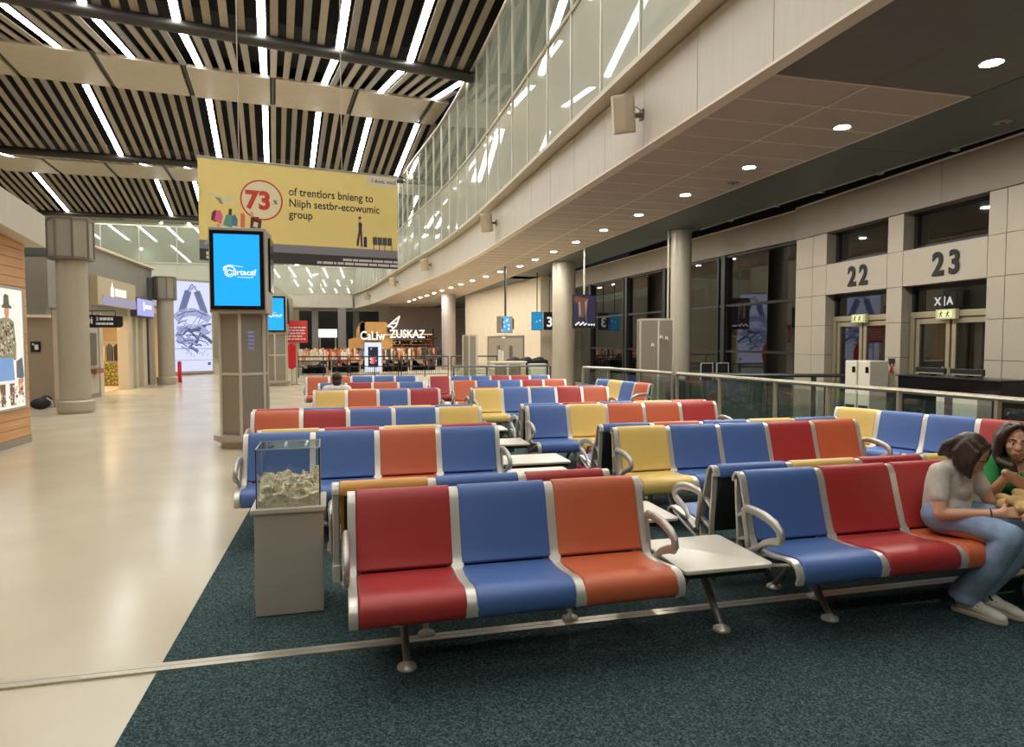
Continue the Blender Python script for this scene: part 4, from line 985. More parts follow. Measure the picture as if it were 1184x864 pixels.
def bench(label, x, y, rot, backs, seats=None, pitch=PITCH, table=None, legs=None, arms=(True, True), tw=.55, ty=(-.46,.10)):
    """x, y: floor point under the first frame (as the sitter's right-hand end); seats run along the local x axis and face -y"""
    seats = seats or backs; n = len(backs)
    t = thing('linked_seats', label, 'seats', (x, y, 0), rot, GR)
    for i in range(n):
        xc = (i+.5)*pitch
        s = put('seat', seat_me(seats[i], pitch), t, (xc,0,0)); s['label'] = '%s seat cushion' % seats[i]
        b = put('backrest', back_me(backs[i], pitch), t, (xc,0,0)); b['label'] = '%s backrest' % backs[i]
        put('back_panel', rear_me(pitch), t, (xc,0,0))
    for i in range(n+1): put('side_frame', frame_me(i in (0, n)), t, (i*pitch,0,0))
    for i, on in ((0, arms[0]), (n, arms[1])):
        if on: put('armrest', arm_me(), t, (i*pitch + (-.03 if i == 0 else .03),0,0))
    x0, x1 = -.02, n*pitch+.02
    if table:
        for side in table:
            tx = n*pitch+.06+tw/2 if side == 'R' else -.06-tw/2
            a, b = table_me(tw, ty[0], ty[1]); put('tabletop', a, t, (tx,0,0)); put('table_bracket', b, t, (tx,0,0))
            if side == 'R': x1 = n*pitch+.06+tw*.8
            else: x0 = -.06-tw*.8
    mb = MB(ALU_D); mb.box(x0, x1, -.032, .032, .275, .335); mb.build('beam', t, smooth=0, bevel=.005)
    for lx in (legs if legs is not None else [.26, n*pitch-.26]):
        for s in (1, -1):
            a, f = leg_me(s); l = put('leg', a, t, (lx,0,0)); put('foot', f, l)
    return t
r_, b_, o_, y_, a_ = 'red', 'blue', 'orange', 'yellow', 'amber'
F0, F1 = 0.0, PI
# rows that face the camera (first = nearest); the back-to-back rows behind them face away, their colours listed from the photo's right to left
bench('nearest three seat bench, red, blue and orange, with a white side table', .02, 3.53, F0, [r_,b_,o_], table='R', legs=[.26,2.04], tw=.54)
bench('nearest right bench, blue then two red backs, where the person in grey sits', 2.34, 3.50, F0, [b_,r_,r_,y_,b_], [b_,r_,o_,y_,b_], legs=[.42,2.3])
bench('bench facing away directly behind the nearest red, blue and orange seats', 1.57, 3.88, F1, [r_,b_,a_], table='L', legs=[.30,1.15], tw=.58, ty=(-.66,-.16))
bench('bench facing away behind the nearest right bench, blue seat at its open end', 5.02, 3.81, F1, [b_,y_,r_,y_,b_], legs=[.5,2.12])
bench('four seat bench behind the display case, blue, blue, orange and blue', -.84, 5.99, F0, [b_,b_,o_,b_], table='R', legs=[.26,2.05], pitch=.552, tw=.60, ty=(-.46,.02))
bench('bench facing away directly behind the four seats at the display case', 1.40, 6.32, F1, [r_,y_,r_,y_], table='L', legs=[.5,1.6], pitch=.54, tw=.74, ty=(-.43,.08))
bench('second right row bench, yellow, two blue, bright red and orange', 2.42, 5.63, F0, [y_,b_,b_,r_,o_], pitch=.53, legs=[.3,2.3])
bench('bench facing away directly behind the second right row', 5.05, 5.96, F1, [b_,y_,b_,o_,b_], pitch=.535, legs=[.55,2.0])
bench('five seat bench beside the first screen pillar, orange, red, two blue, yellow', -1.03, 7.91, F0, [o_,r_,b_,b_,y_], pitch=.525, table='R', legs=[.26,2.3], tw=.46, ty=(-.46,.02))
bench('bench facing away directly behind the five seats by the first screen pillar', 1.58, 8.25, F1, [b_,y_,o_,b_,r_], pitch=.525, table='L', legs=[.5,2.0], tw=.52, ty=(-.95,-.50))
bench('third right row bench, blue, yellow, two orange and dark red', 2.18, 7.82, F0, [b_,y_,o_,o_,r_], pitch=.52, legs=[.3,2.2])
bench('bench facing away directly behind the third right row', 4.78, 8.15, F1, [o_,y_,b_,r_,b_], pitch=.52, legs=[.6,1.9])
bench('fourth left row bench of four seats, yellow, orange, blue and red', -.50, 11.0, F0, [y_,o_,b_,r_], pitch=.505, table='LR', tw=.42, ty=(-.46,.02))
bench('bench facing away where the person in white sits, behind the fourth left row', 1.52, 11.33, F1, [b_,o_,y_,b_], pitch=.505, legs=[.5,1.55])
bench('fourth right row bench, yellow, two blue, red and orange', 2.10, 10.88, F0, [y_,b_,b_,r_,o_], pitch=.48)
bench('bench facing away directly behind the fourth right row', 4.50, 11.21, F1, [b_,o_,y_,b_,r_], pitch=.48, legs=[.5,1.85])
bench('fifth left row bench of four small far seats, blue, red, orange and blue', -.50, 13.05, F0, [b_,r_,o_,b_], pitch=.50, table='R', tw=.42, ty=(-.46,.02))
bench('fifth right row bench, orange, two blue, red and orange', 2.10, 13.20, F0, [o_,b_,b_,r_,o_], pitch=.48)
bench('far left bench of two orange seats and three blue before the market', -.86, 15.42, F0, [o_,o_,b_,b_,b_], pitch=.49)
bench('farthest right bench of six small red and blue seats', 1.84, 14.95, F0, [r_,b_,b_,r_,r_,b_], pitch=.475)
def rail_bench(label, p0, p1, backs):
    d = Vector(p1)-Vector(p0); return bench(label, p0[0], p0[1], math.atan2(d.y, d.x), backs, pitch=d.length/len(backs), legs=[.3, d.length-.3])
rail_bench('bench along the glass rail facing the rows, yellow, two blue and red', (5.80,6.78), (6.52,4.92), [y_,b_,b_,r_])
rail_bench('far bench along the rail of blue, yellow, blue and orange narrow backs', (5.22,13.2), (5.56,11.4), [b_,y_,b_,o_])
# crumpled red bag on the floor between the tables
t = thing('shoulder_bag', 'crumpled red bag under the armrest between the second row tables', 'bag', (2.64, 6.74, 0), .2)
mb = MB()
for k in range(14): mb.ball((random.uniform(-.12,.12), random.uniform(-.1,.1), .13+.02*k), (random.uniform(.05,.1),.07,.06), seg=10, rings=8)
mb.ball((0,0,.1), (.17,.13,.1)); remesh(mb, 'body', mat('crumpled_red_cloth', (176,36,48), .7, bump=.4, bscale=40), .018, 3, t)
mb = MB(mat('crumpled_red_strap', (120,26,36), .7)); mb.tube([(-.12,0,.3),(-.08,0,.5),(.08,0,.5),(.12,0,.3)], .014, 6); mb.build('strap', t)
# ---------------------------------------------------------------- display case
t = thing('display_case', 'grey plinth display case with glass top holding a stone model', 'display case', (-.345, 4.27, 0), .02)
mb = MB(mat('plinth_grey', (176,168,154), .45, var=.02)); mb.box(-.195,.195,-.18,.18,.012,.63); mb.build('plinth', t, smooth=0, bevel=.003)
mb = MB(mat('plinth_lip', (194,186,170), .42)); mb.box(-.215,.215,-.20,.20,.63,.66); mb.build('lip', t, smooth=0, bevel=.006, bseg=3)
mb = MB(RUB); mb.box(-.19,.19,-.175,.175,0,.012); mb.build('base', t, smooth=0)
g = MB(GLASS_C)
for q4 in ([(-.18,-.165,.66),(.18,-.165,.66),(.18,-.165,1.01),(-.18,-.165,1.01)],[(-.18,.165,.66),(.18,.165,.66),(.18,.165,1.01),(-.18,.165,1.01)],[(-.18,-.165,.66),(-.18,.165,.66),(-.18,.165,1.01),(-.18,-.165,1.01)],[(.18,-.165,.66),(.18,.165,.66),(.18,.165,1.01),(.18,-.165,1.01)],[(-.18,-.165,1.012),(.18,-.165,1.012),(.18,.165,1.012),(-.18,.165,1.012)]): g.poly(q4)
gb = g.build('glass_cover', t, smooth=0, recalc=False)
mb = MB(BLACK)
for sx_ in (-1, 1): mb.box(sx_*.18-.003, sx_*.18+.003, -.169, -.163, .66, 1.012)
mb.use(mat('glass_edge', (170,190,178), .2))
for sx_ in (-1, 1): mb.box(sx_*.18-.003, sx_*.18+.003, .162, .168, .66, 1.012); mb.box(sx_*.18-.003, sx_*.18+.003, -.165, .165, 1.008, 1.014)
for s in (-.165, .165): mb.box(-.18, .18, s-.003, s+.003, 1.008, 1.014)
mb.build('edge_strip', gb, smooth=0)
mod = thing('stone_model', 'small rough stone relief model inside the glass display case', 'model', (-.345, 4.27, .66), .02)
mb = MB(); rr = random.Random(11)
N = 44
hs = [[0]*N for _ in range(N)]
bl = [(rr.uniform(-.17,.17), rr.uniform(-.15,.15), rr.uniform(.015,.05), rr.uniform(.02,.07)) for _ in range(46)]
for i in range(N):
    for j in range(N):
        x, y = -.172+.344*i/(N-1), -.156+.312*j/(N-1)
        h = .06 + .075*(j/(N-1)) + .02*math.sin(9*x*3)*math.cos(17*y)
        for bx, by, br, bh in bl:
            dd = math.hypot(x-bx, y-by)
            if dd < br: h += bh*(1-(dd/br)**3)*.45
        if rr.random() < .08: h -= .03
        hs[i][j] = max(.01, min(.185, h + rr.uniform(-.003,.003)))
vg = [[mb.v((-.172+.344*i/(N-1), -.156+.312*j/(N-1), hs[i][j])) for j in range(N)] for i in range(N)]
lg = {}
def low(i, j):
    if (i, j) not in lg: lg[(i, j)] = mb.v((-.172+.344*i/(N-1), -.156+.312*j/(N-1), .001))
    return lg[(i, j)]
STONE = mat('rough_stone', (222,208,178), .9, var=.4, vscale=38, bump=.8, bscale=70); mb.use(STONE)
for i in range(N-1):
    for j in range(N-1): mb.face([vg[i][j], vg[i+1][j], vg[i+1][j+1], vg[i][j+1]])
for i in range(N-1):
    mb.face([low(i,0), low(i+1,0), vg[i+1][0], vg[i][0]]); mb.face([low(i,N-1), vg[i][N-1], vg[i+1][N-1], low(i+1,N-1)])
    mb.face([low(0,i), vg[0][i], vg[0][i+1], low(0,i+1)]); mb.face([low(N-1,i), low(N-1,i+1), vg[N-1][i+1], vg[N-1][i]])
mb.build('terrain', mod, smooth=30)
mb = MB(STONE)
for k in range(34):
    x, y = rr.uniform(-.15,.15), rr.uniform(-.14,.13); s = rr.uniform(.008,.022); h = .07+.07*((y+.15)/.3)
    mb.prism([(x+s*rr.uniform(.6,1.3)*math.cos(a), y+s*rr.uniform(.6,1.3)*math.sin(a)) for a in [q_*PI/2.5 for q_ in range(5)]], h, h+rr.uniform(.015,.05), 'z')
mb.build('ruins', mod, smooth=0)
# ---------------------------------------------------------------- under the gallery: lights, speakers, hanging things
for i in range(21):
    y = 5.27 + 2.015*i; x = 6.22 if y < 24 else cx(y, 2.16)
    if y > 47: break
    nm = (ORD+['twelfth','thirteenth','fourteenth','fifteenth','sixteenth','seventeenth','eighteenth','nineteenth','twentieth','twenty-first'])[i]
    t = thing('downlight', '%s round downlight along the soffit, counted from the camera' % nm, 'light', (x, y, 4.402), 0, 'round downlights in the soffit')
    mb = MB(mat('downlight_trim', (210,204,190), .4)); mb.lathe([(.085,-.004),(.105,-.008),(.11,-.004),(.11,0)], 24, caps=False); mb.build('trim_ring', t)
    mb = MB(SPOT); mb.lathe([(.0,-.010),(.05,-.009),(.086,-.004)], 24, caps=False); mb.build('lens', t)
for x, y, lab in ((6.55,10.25,'flat round detector in the brown soffit tiles'),(8.0,6.6,'small round detector in the dark soffit strip')):
    t = thing('smoke_detector', lab, 'detector', (x, y, 4.40)); mb = MB(mat('detector_grey', (150,138,122), .5)); mb.lathe([(.10,0),(.10,-.012),(.07,-.02),(0,-.022)], 24, caps=False); mb.build('cover', t); mb = MB(BLACK); mb.lathe([(.03,-.0215),(.03,-.026),(0,-.027)], 12, caps=False); mb.build('sensor', t)
SPK = mat('speaker_cream', (206,192,164), .5)
for i, (y, z) in enumerate([(8.75,4.84),(18.0,4.93),(28.4,4.92),(37.0,4.92),(49.0,4.95)]):
    x = cx(y, -.24)
    t = thing('wall_speaker', '%s cream loudspeaker on the gallery fascia' % ['large nearest','second','third','fourth','fifth and farthest'][i], 'loudspeaker', (x, y, z), 0, 'loudspeakers along the fascia')
    R = Matrix.Rotation(math.radians(-38), 4, 'Z') @ Matrix.Rotation(math.radians(14), 4, 'X')
    mb = MB(SPK); mb.M = R
    mb.prism([(-.09,-.16),(.09,-.16),(.15,-.03),(.15,.13),(-.15,.13),(-.15,-.03)], -.25, .25, 'z'); mb.build('cabinet', t, smooth=0, bevel=.01)
    mb = MB(mat('speaker_grille', (196,180,150), .7, bump=.6, bscale=500)); mb.M = R; mb.box(-.085, .085, -.168, -.16, -.22, .22); mb.build('grille', t, smooth=0, bevel=.003)
    mb = MB(mat('speaker_bracket', (120,110,96), .4, metal=.5)); mb.tube([(.02,.06,0),(.30,.0,.02)], .035, 10); mb.box(.275,.295,-.06,.06,-.05,.09); mb.build('bracket', t)
    mb = MB(BLACK); mb.tube([(.03,.1,.08),(.12,.06,.14),(.22,.02,.13),(.28,0,.08)], .006, 6); mb.build('cable', t)
# cable run in the slot between soffit and bulkhead
t = thing('cable_run', 'pipes and loose cables in the slot above the gate wall', 'pipes', (8.66, 0, 4.37))
mb = MB(mat('pipe_grey', (150,146,138), .4, metal=.5)); mb.tube([(-.04,4.2,.10),(.04,15,.10)], .025, 8); mb.tube([(.02,5.5,.16),(.12,26,.16)], .018, 8); mb.build('pipe', t)
mb = MB(mat('cable_white', (196,192,184), .5))
for y in (5.2,6.3,7.4,8.8,10.2,11.5,13.2): mb.tube([(0,y-.35,.11),(-.03,y-.2,.17),(-.04,y,.19),(-.02,y+.2,.15),(0,y+.4,.11)], .014, 6); mb.box(-.05,.05,y+.42,y+.5,.06,.2)
mb.build('cable', t)
# columns on the right
def simple_column(x, y, r, h, lab):
    t = tag(put('hall_column', None, None, (x, y, 0)), lab, 'column'); mb = MB(COLM); mb.lathe([(r,0),(r,h)], 40); mb.build('shaft', t); mb = MB(STEEL); mb.lathe([(r+.03,0),(r+.03,.18),(r+.005,.19)], 40); mb.build('base_ring', t); return t
simple_column(7.46, 22.05, .40, 4.395, 'thick round column standing alone behind the right seat rows')
c = simple_column(8.1, 14.9, .25, 4.395, 'slim round column in front of the dark windows behind the grille pillar')
mb = MB(STEEL); mb.tube([(-.28,.12,.02),(-.28,.12,4.39)], .03, 8); mb.build('downpipe', c)
# grille clad pillars without a screen
def clad(x, y, r, h, lab, marks):
    t = thing('grille_pillar', lab, 'pillar', (x, y, 0), -.3, 'grille clad pillars'); n = 6
    oc = [(r*math.cos(2*PI*k/n - PI/2), r*math.sin(2*PI*k/n - PI/2)) for k in range(n)]
    mb = MB(MESHM); mb.prism(oc, .12, h, 'z'); mb.build('cladding', t, smooth=0)
    mb = MB(mat('pillar_frame', (204,196,178), .42, metal=.2))
    for p in oc: mb.tube([(p[0]*1.01,p[1]*1.01,.1),(p[0]*1.01,p[1]*1.01,h)], .022, 8)
    for z in (.14, h-.02): mb.prism([(p[0]*1.02,p[1]*1.02) for p in oc], z-.02, z+.02, 'z')
    mb.build('frame', t, smooth=0)
    mb = MB(STEEL); mb.lathe([(r+.04,0),(r+.04,.12)], 24); mb.build('base', t)
    if marks:
        mb = MB(mat('sticker_white', (226,224,216), .5))
        for k, (a, z) in enumerate(((-1.95,1.55),(-1.5,1.72),(-1.2,1.70))):
            px, py = r*.99*math.cos(a), r*.99*math.sin(a); mb.tube([(px,py-.02,z),(px+.05,py-.02,z+.05)], .012, 6); mb.tube([(px+.05,py-.02,z+.05),(px+.06,py-.02,z-.02)], .010, 6); mb.tube([(px,py-.02,z),(px+.02,py-.02,z+.07)], .010, 6)
        mb.build('sticker', t)
clad(6.55, 13.15, .40, 2.14, 'grille clad pillar behind the glass rail, with small white stickers', True)
clad(4.15, 22.3, .26, 1.88, 'small grille clad pillar before the beige wall', False)
# hanging screens
t = thing('hanging_screen', 'grey box with small blue screen hanging on a pole before the beige wall', 'screen', (5.72, 23.6, 0), .35)
mb = MB(mat('screen_box_grey', (150,142,128), .45)); mb.box(-.28,.22,-.16,.16,1.96,2.58); mb.build('box', t, smooth=0, bevel=.01)
mb = MB(glow('screen_mix_blue', (70,160,226), .95)); mb.poly([(-.26,-.165,2.0),(.10,-.165,2.0),(.10,-.165,2.55),(-.26,-.165,2.55)])
mb.use(glow('screen_pale', (196,222,240), .8))
for k in range(7): mb.disc((-.1+.14*math.cos(k), -.168-.0002*k, 2.25+.2*math.sin(k*1.7)), .05, 8)
mb.use(BLACK); mb.poly([(-.26,-.17,2.2),(-.21,-.17,2.0),(-.21,-.17,2.5),(-.26,-.17,2.5)]); mb.build('screen', t, smooth=0, recalc=False)
mb = MB(BLACK); mb.box(.24,.30,-.12,.14,2.1,2.5); mb.build('side_panel', t, smooth=0)
mb = MB(TUBE); mb.tube([(0,0,2.58),(0,0,4.40)], .04, 10); mb.build('pole', t)
t = thing('hanging_gate_screen', 'flat blue screen beside the dark number 3 board near the thick column', 'screen', (7.50, 25.5, 0))
mb = MB(glow('screen_teal_blue', (40,136,190), .9)); mb.box(-.22,.22,-.01,0,2.12,2.82); mb.use(glow('screen_pale', (0,0,0))); mb.disc((.12,-.012,2.5), .035, 10); mb.disc((-.02,-.012,2.45), .03, 10); mb.build('screen', t, smooth=0, recalc=False)
mb = MB(BLACK); mb.box(-.23,.23,0,.06,2.1,2.84); mb.build('case', t, smooth=0); mb = MB(TUBE); mb.tube([(0,.03,2.8),(0,.03,4.4)], .02, 8); mb.build('pole', t)
t = thing('hanging_number_board', 'black board with a white numeral 3 beside the thick column', 'sign', (8.02, 25.5, 0))
mb = MB(BLACK); mb.box(-.24,.22,-.01,.05,2.12,2.84); mb.build('case', t, smooth=0, bevel=.005); mb = MB(glow('numeral_white', (240,240,240), .9)); mb.text('3', .55, -.14, -.014, 2.26, bold=.012); mb.build('numeral', t, smooth=0); mb = MB(TUBE); mb.tube([(0,.03,2.8),(0,.03,4.4)], .02, 8); mb.build('pole', t)
t = thing('hanging_poster', 'dark purple hanging display with a stage picture right of the thick column', 'screen', (6.80, 18.2, 0), .05)
mb = MB(BLACK); mb.box(-.36,.36,0,.10,2.04,3.02); mb.build('case', t, smooth=0, bevel=.006)
mb = MB(glow('poster_purple', (58,50,72), .6)); mb.box(-.34,.34,-.008,0,2.10,2.98)
mb.use(glow('poster_brown', (120,96,90), .6)); mb.poly([(-.33,-.010,2.96),(.14,-.010,2.9),(.0,-.010,2.7),(-.02,-.010,2.36),(-.2,-.010,2.36),(-.2,-.010,2.72),(-.33,-.010,2.85)])
mb.use(glow('poster_grey', (150,136,140), .6)); mb.poly([(-.20,-.012,2.8),(-.14,-.012,2.8),(-.12,-.012,2.4),(-.18,-.012,2.4)]); mb.poly([(.0,-.012,2.8),(.08,-.012,2.88),(.04,-.012,2.4),(.08,-.012,2.12),(.02,-.012,2.4)])
mb.use(glow('poster_white', (226,222,222), .8))
for k in range(8): mb.disc((-.28+.045*k, -.014-.0002*k, 2.14+.03*(k % 3)), .03, 7)
bars(mb, .10, 2.12, .05, (.06,.07,.05), -.014, .02); mb.build('print', t, smooth=0, recalc=False)
mb = MB(STEEL); mb.tube([(0,.05,3.0),(0,.05,4.40)], .03, 8); mb.build('pole', t)
# ---------------------------------------------------------------- glass rails
RAILM = mat('rail_champagne', (190,182,160), .35, metal=.6)
RP = [(7.02,2.0),(6.93,4.4),(6.86,5.6),(6.80,6.85),(6.66,7.95),(6.56,9.0),(6.38,10.3),(6.20,11.5)]
RQ = [(6.165,11.62),(6.02,12.75),(5.86,14.1),(5.5,14.8)]
def glass_rail(lab, pts, h, m, dark=False):
    t = thing('glass_rail', lab, 'railing', (pts[0][0], pts[0][1], 0), 0, 'glass railings'); ox, oy = pts[0]
    L = [(x-ox, y-oy) for x, y in pts]
    mb = MB(m); mb.tube([(x,y,h-.03) for x, y in L], .035, 8); mb.build('handrail', t)
    for x, y in L: mb = MB(m); mb.box(x-.03, x+.03, y-.02, y+.02, 0, h-.04); mb.use(FRAME_D); mb.box(x-.025,x+.025,y+.02,y+.05,0,h-.06); mb.build('post', t, smooth=0)
    for (x0, y0), (x1, y1) in zip(L[:-1], L[1:]):
        d = Vector((x1-x0, y1-y0)); f = .07/d.length
        a = (x0+d.x*f, y0+d.y*f); b = (x1-d.x*f, y1-d.y*f)
        mb = MB(GLASS_R); mb.poly([(a[0],a[1],.08),(b[0],b[1],.08),(b[0],b[1],h-.12),(a[0],a[1],h-.12)]); mb.build('glass_panel', t, smooth=0, recalc=False)
    return t
glass_rail('champagne handrail with glass panels behind the bench along the gates', RP, 1.06, RAILM)
glass_rail('far section of glass railing that passes before the grille pillar', RQ, 1.06, RAILM)
glass_rail('dark thin handrail with glass running from the corner to the gate wall', [(6.4,11.45),(7.6,10.75),(8.4,10.4),(9.1,10.25)], 1.05, mat('rail_dark', (74,76,70), .4, metal=.5))
glass_rail('low dark railing across the floor before the small grille pillar', [(3.4,21.2),(4.5,21.2),(5.6,21.2),(6.7,21.2)], .86, mat('rail_bluegrey', (84,92,104), .4, metal=.5))
# ---------------------------------------------------------------- gate furniture
t = thing('boarding_desk', 'long black gloss boarding desk below gate 23', 'desk', (8.55, 7.6, 0))
mb = MB(BLACKG); mb.box(-.25,.28,-.85,.80,0,1.12); mb.build('body', t, smooth=0, bevel=.006); mb = MB(BLACK); mb.box(-.25,.2,.80,1.02,0,.92); mb.build('side_shelf', t, smooth=0)
mb = MB(mat('desk_top', (30,30,31), .3)); mb.box(-.28,.30,-.87,.82,1.12,1.14); mb.build('worktop', t, smooth=0, bevel=.004)
for i, (yy_, lab) in enumerate(((8.05,'low black monitor on the boarding desk, the one toward gate 22'),(7.45,'low black monitor on the boarding desk with a pale lower edge'))):
    t = thing('desk_monitor', lab, 'monitor', (8.55, yy_, 1.14), -PI/2, 'monitors on the boarding desk')
    mb = MB(BLACK); mb.box(-.26,.26,-.02,.02,.03,.12); mb.build('screen', t, smooth=0, bevel=.008); mb = MB(BLACK); mb.box(-.05,.05,-.06,.06,0,.03); mb.build('stand', t, smooth=0)
    mb = MB(STEEL); mb.box(-.24,.24,-.026,-.02,.03,.045); mb.build('edge_strip', t, smooth=0)
t = thing('white_cabinet', 'white cabinet standing behind the black desk under the rail', 'cabinet', (8.02, 6.98, 0), .1)
mb = MB(mat('cabinet_white', (206,202,186), .45)); mb.box(-.2,.2,-.28,.28,0,.95); mb.build('body', t, smooth=0, bevel=.006); mb = MB(mat('cabinet_gap', (70,70,66), .6)); mb.box(-.205,-.2,.05,.16,.02,.93); mb.build('panel', t, smooth=0)
t = thing('boarding_gate_reader', 'pair of tall white boarding card readers before gate 22', 'card reader', (8.62, 9.5, 0), -PI/2+.15)
for s in (-.13, .13):
    mb = MB(mat('reader_white', (222,216,196), .4)); mb.box(s-.115, s+.115, -.1, .35, 0, 1.32); k = mb.build('body', t, smooth=0, bevel=.015)
    mb = MB(BLACKG); mb.box(s-.01+.04, s+.05+.04, -.106, -.1, 1.12, 1.22); mb.build('scanner', k, smooth=0)
    mb = MB(BLACK); mb.box(s-.09, s+.09, -.104, -.1, .50, .56); mb.build('slot', k, smooth=0)
t = thing('wall_notice', 'small black and red notice on the pilaster between the gates', 'sign', (gx(9.37)-.012, 9.37, 1.26), -PI/2-.075)
mb = MB(BLACK); mb.box(-.07,.07,-.006,.004,.03,.10); mb.box(-.05,-.03,-.006,.004,-.02,.03); mb.box(.03,.05,-.006,.004,-.02,.03); mb.build('panel', t, smooth=0); mb = MB(mat('notice_redink', (190,50,46), .5)); mb.disc((0,-.004,-.04),.028,12); mb.disc((0,-.004,-.1),.035,12); mb.box(-.035,.035,-.005,.004,-.15,-.12); mb.build('symbol', t, smooth=0)
t = thing('check_desk', 'long dark desk behind the thin dark handrail', 'desk', (7.4, 12.1, 0), -.12)
mb = MB(BLACK); mb.box(-.8,1.5,-.3,.3,0,.84); mb.build('body', t, smooth=0, bevel=.01); mb = MB(BLACKG); mb.box(-.83,1.53,-.33,.33,.84,.87); mb.build('worktop', t, smooth=0)
for i, (x, lab) in enumerate(((7.1,'silver framed monitor seen from behind on the dark desk, left one of the pair'),(7.46,'silver framed monitor seen from behind on the dark desk, right one of the pair'))):
    t = thing('framed_monitor', lab, 'monitor', (x, 11.95, .87), .12, 'framed monitors on the dark desk')
    mb = MB(mat('monitor_silver', (206,204,196), .35, metal=.5)); mb.tube([(-.15,0,0),(-.14,0,.34),(.14,0,.34),(.15,0,0)], .013, 8); mb.build('frame', t); mb = MB(BLACK); mb.box(-.13,.13,-.008,.008,.0,.33); mb.build('back_panel', t, smooth=0)
# counters by the beige wall
WANG = math.atan2(39.1-26.95, 7.0-8.06)
o = put('door_4', None, None); o.matrix_world = Matrix.Translation((8.06, 26.95, 0)) @ Matrix.Rotation(WANG, 4, 'Z'); struct(o, 'grey double door in the beige wall')
mb = MB(mat('door_grey', (138,128,114), .5)); mb.box(2.05, 4.72, 0, .03, .02, 1.83); mb.box(4.76, 7.45, 0, .03, .02, 1.83); mb.use(mat('door_frame_grey', (104,98,88), .5)); mb.box(1.95, 7.55, 0, .045, 1.84, 1.93); mb.box(1.95,2.04,0,.045,0,1.84); mb.box(7.46,7.55,0,.045,0,1.84); mb.build('door_leaf', o, smooth=0)
mb = MB(mat('door_glass_dark', (84,78,70), .3)); mb.box(3.5,4.0,.03,.036,.5,1.45); mb.box(5.4,5.9,.03,.036,.5,1.45); mb.build('pane', o, smooth=0)
mb = MB(WHITE); mb.box(4.5,5.0,.045,.06,1.80,1.88); mb.build('door_sign', o, smooth=0)
t = thing('service_counter', 'beige service counter with glass front before the grey double door', 'counter', (5.9, 24.2, 0))
mb = MB(mat('counter_beige', (182,168,140), .5)); mb.box(-.65,.7,-.25,.25,0,.86); mb.build('body', t, smooth=0, bevel=.01); mb = MB(WHITE); mb.box(-.68,.74,-.28,.28,.86,.90); mb.build('worktop', t, smooth=0, bevel=.005)
mb = MB(mat('counter_glass_dark', (112,100,84), .2)); mb.box(-.5,-.05,-.26,-.25,.3,.8); mb.box(.05,.5,-.26,-.25,.3,.8); mb.build('panel', t, smooth=0)
t = thing('covered_table', 'table under a black cover beside the service counter', 'table', (7.0, 25.1, 0))
mb = MB(); mb.box(-.85,.75,-.35,.35,.0,.92)
for k in range(9): mb.ball((-.7+.17*k, .0, .90+.06*math.sin(k*2.1)), (.16,.3,.1), seg=12, rings=8)
remesh(mb, 'cover', mat('black_cloth', (16,16,17), .85), .04, 4, t)
t = thing('white_box', 'white box standing before the black covered table', 'box', (7.02, 23.85, 0)); mb = MB(mat('box_white', (212,206,190), .5)); mb.box(-.3,.3,-.2,.2,0,.78); mb.build('body', t, smooth=0, bevel=.008); mb = MB(mat('box_lid', (190,184,170), .5)); mb.box(-.31,.31,-.21,.21,.78,.82); mb.build('lid', t, smooth=0, bevel=.006)
t = thing('sanitizer_stand', 'slim white twin stand before the grey double door', 'stand', (5.9, 25.1, 0)); mb = MB(mat('stand_white', (226,220,206), .5)); mb.lathe([(.12,0),(.12,.03),(.03,.04),(.03,.95)], 16); mb.build('base', t); mb = MB(mat('stand_white', (0,0,0))); mb.box(-.1,.0,-.06,.06,.9,1.32); mb.box(.02,.1,-.06,.06,.9,1.28); mb.build('bottle', t, smooth=0, bevel=.01)
# ---------------------------------------------------------------- people
SKIN = mat('skin', (212,158,124), .5, var=.05, vscale=8)
DENIM = mat('washed_denim', (140,160,186), .85, var=.20, vscale=10, bump=1.0, bscale=18)
HAIR = mat('dark_brown_hair', (58,38,28), .42, var=.45, vscale=60, bump=.9, bscale=75, stretch=(1,1,.12))
TEE = mat('grey_marl_jersey', (206,196,180), .9, var=.06, vscale=60, bump=1.0, bscale=16)
GREEN = mat('green_jersey', (52,150,76), .8, var=.08, vscale=6, bump=1.0, bscale=14)
def limb(mb, pts, rs):
    for k in range(len(pts)-1): mb.cap(pts[k], pts[k+1], rs[k], rs[k+1])
def hand(mb, wrist, fwd, up, side, curl=.5, size=1.0):
    """palm and five fingers; fwd = from wrist to knuckles, up = back of the hand, side = towards the thumb"""
    w = Vector(wrist); f = Vector(fwd).normalized(); u = Vector(up); u = (u - f*u.dot(f)).normalized(); s = f.cross(u)
    if s.dot(Vector(side)) < 0: s = -s
    k = size
    for j, off in enumerate((-.028,-.010,.010,.028)): mb.cap(w + f*.012*k + s*off*.6*k, w + f*.085*k + s*off*k, .013*k, .0105*k, 8)
    mb.cap(w - f*.02*k, w + f*.02*k, .024*k, .022*k, 10)
    for off, l in ((-.030,.058),(-.010,.074),(.010,.078),(.029,.070)):
        p0 = w + f*.088*k + s*off*k; a1 = curl*.7; a2 = curl*1.5
        p1 = p0 + (f*math.cos(a1) - u*math.sin(a1))*l*.5*k; p2 = p1 + (f*math.cos(a2) - u*math.sin(a2))*l*.5*k
        mb.cap(p0, p1, .0092*k, .0085*k, 8); mb.cap(p1, p2, .0085*k, .0072*k, 8)
    p0 = w + f*.025*k + s*.026*k; p1 = p0 + (f*.6 + s*.55 - u*.35).normalized()*.042*k; p2 = p1 + (f*.85 + s*.05 - u*.5).normalized()*.034*k
    mb.cap(p0, p1, .0115*k, .010*k, 8); mb.cap(p1, p2, .010*k, .008*k, 8)
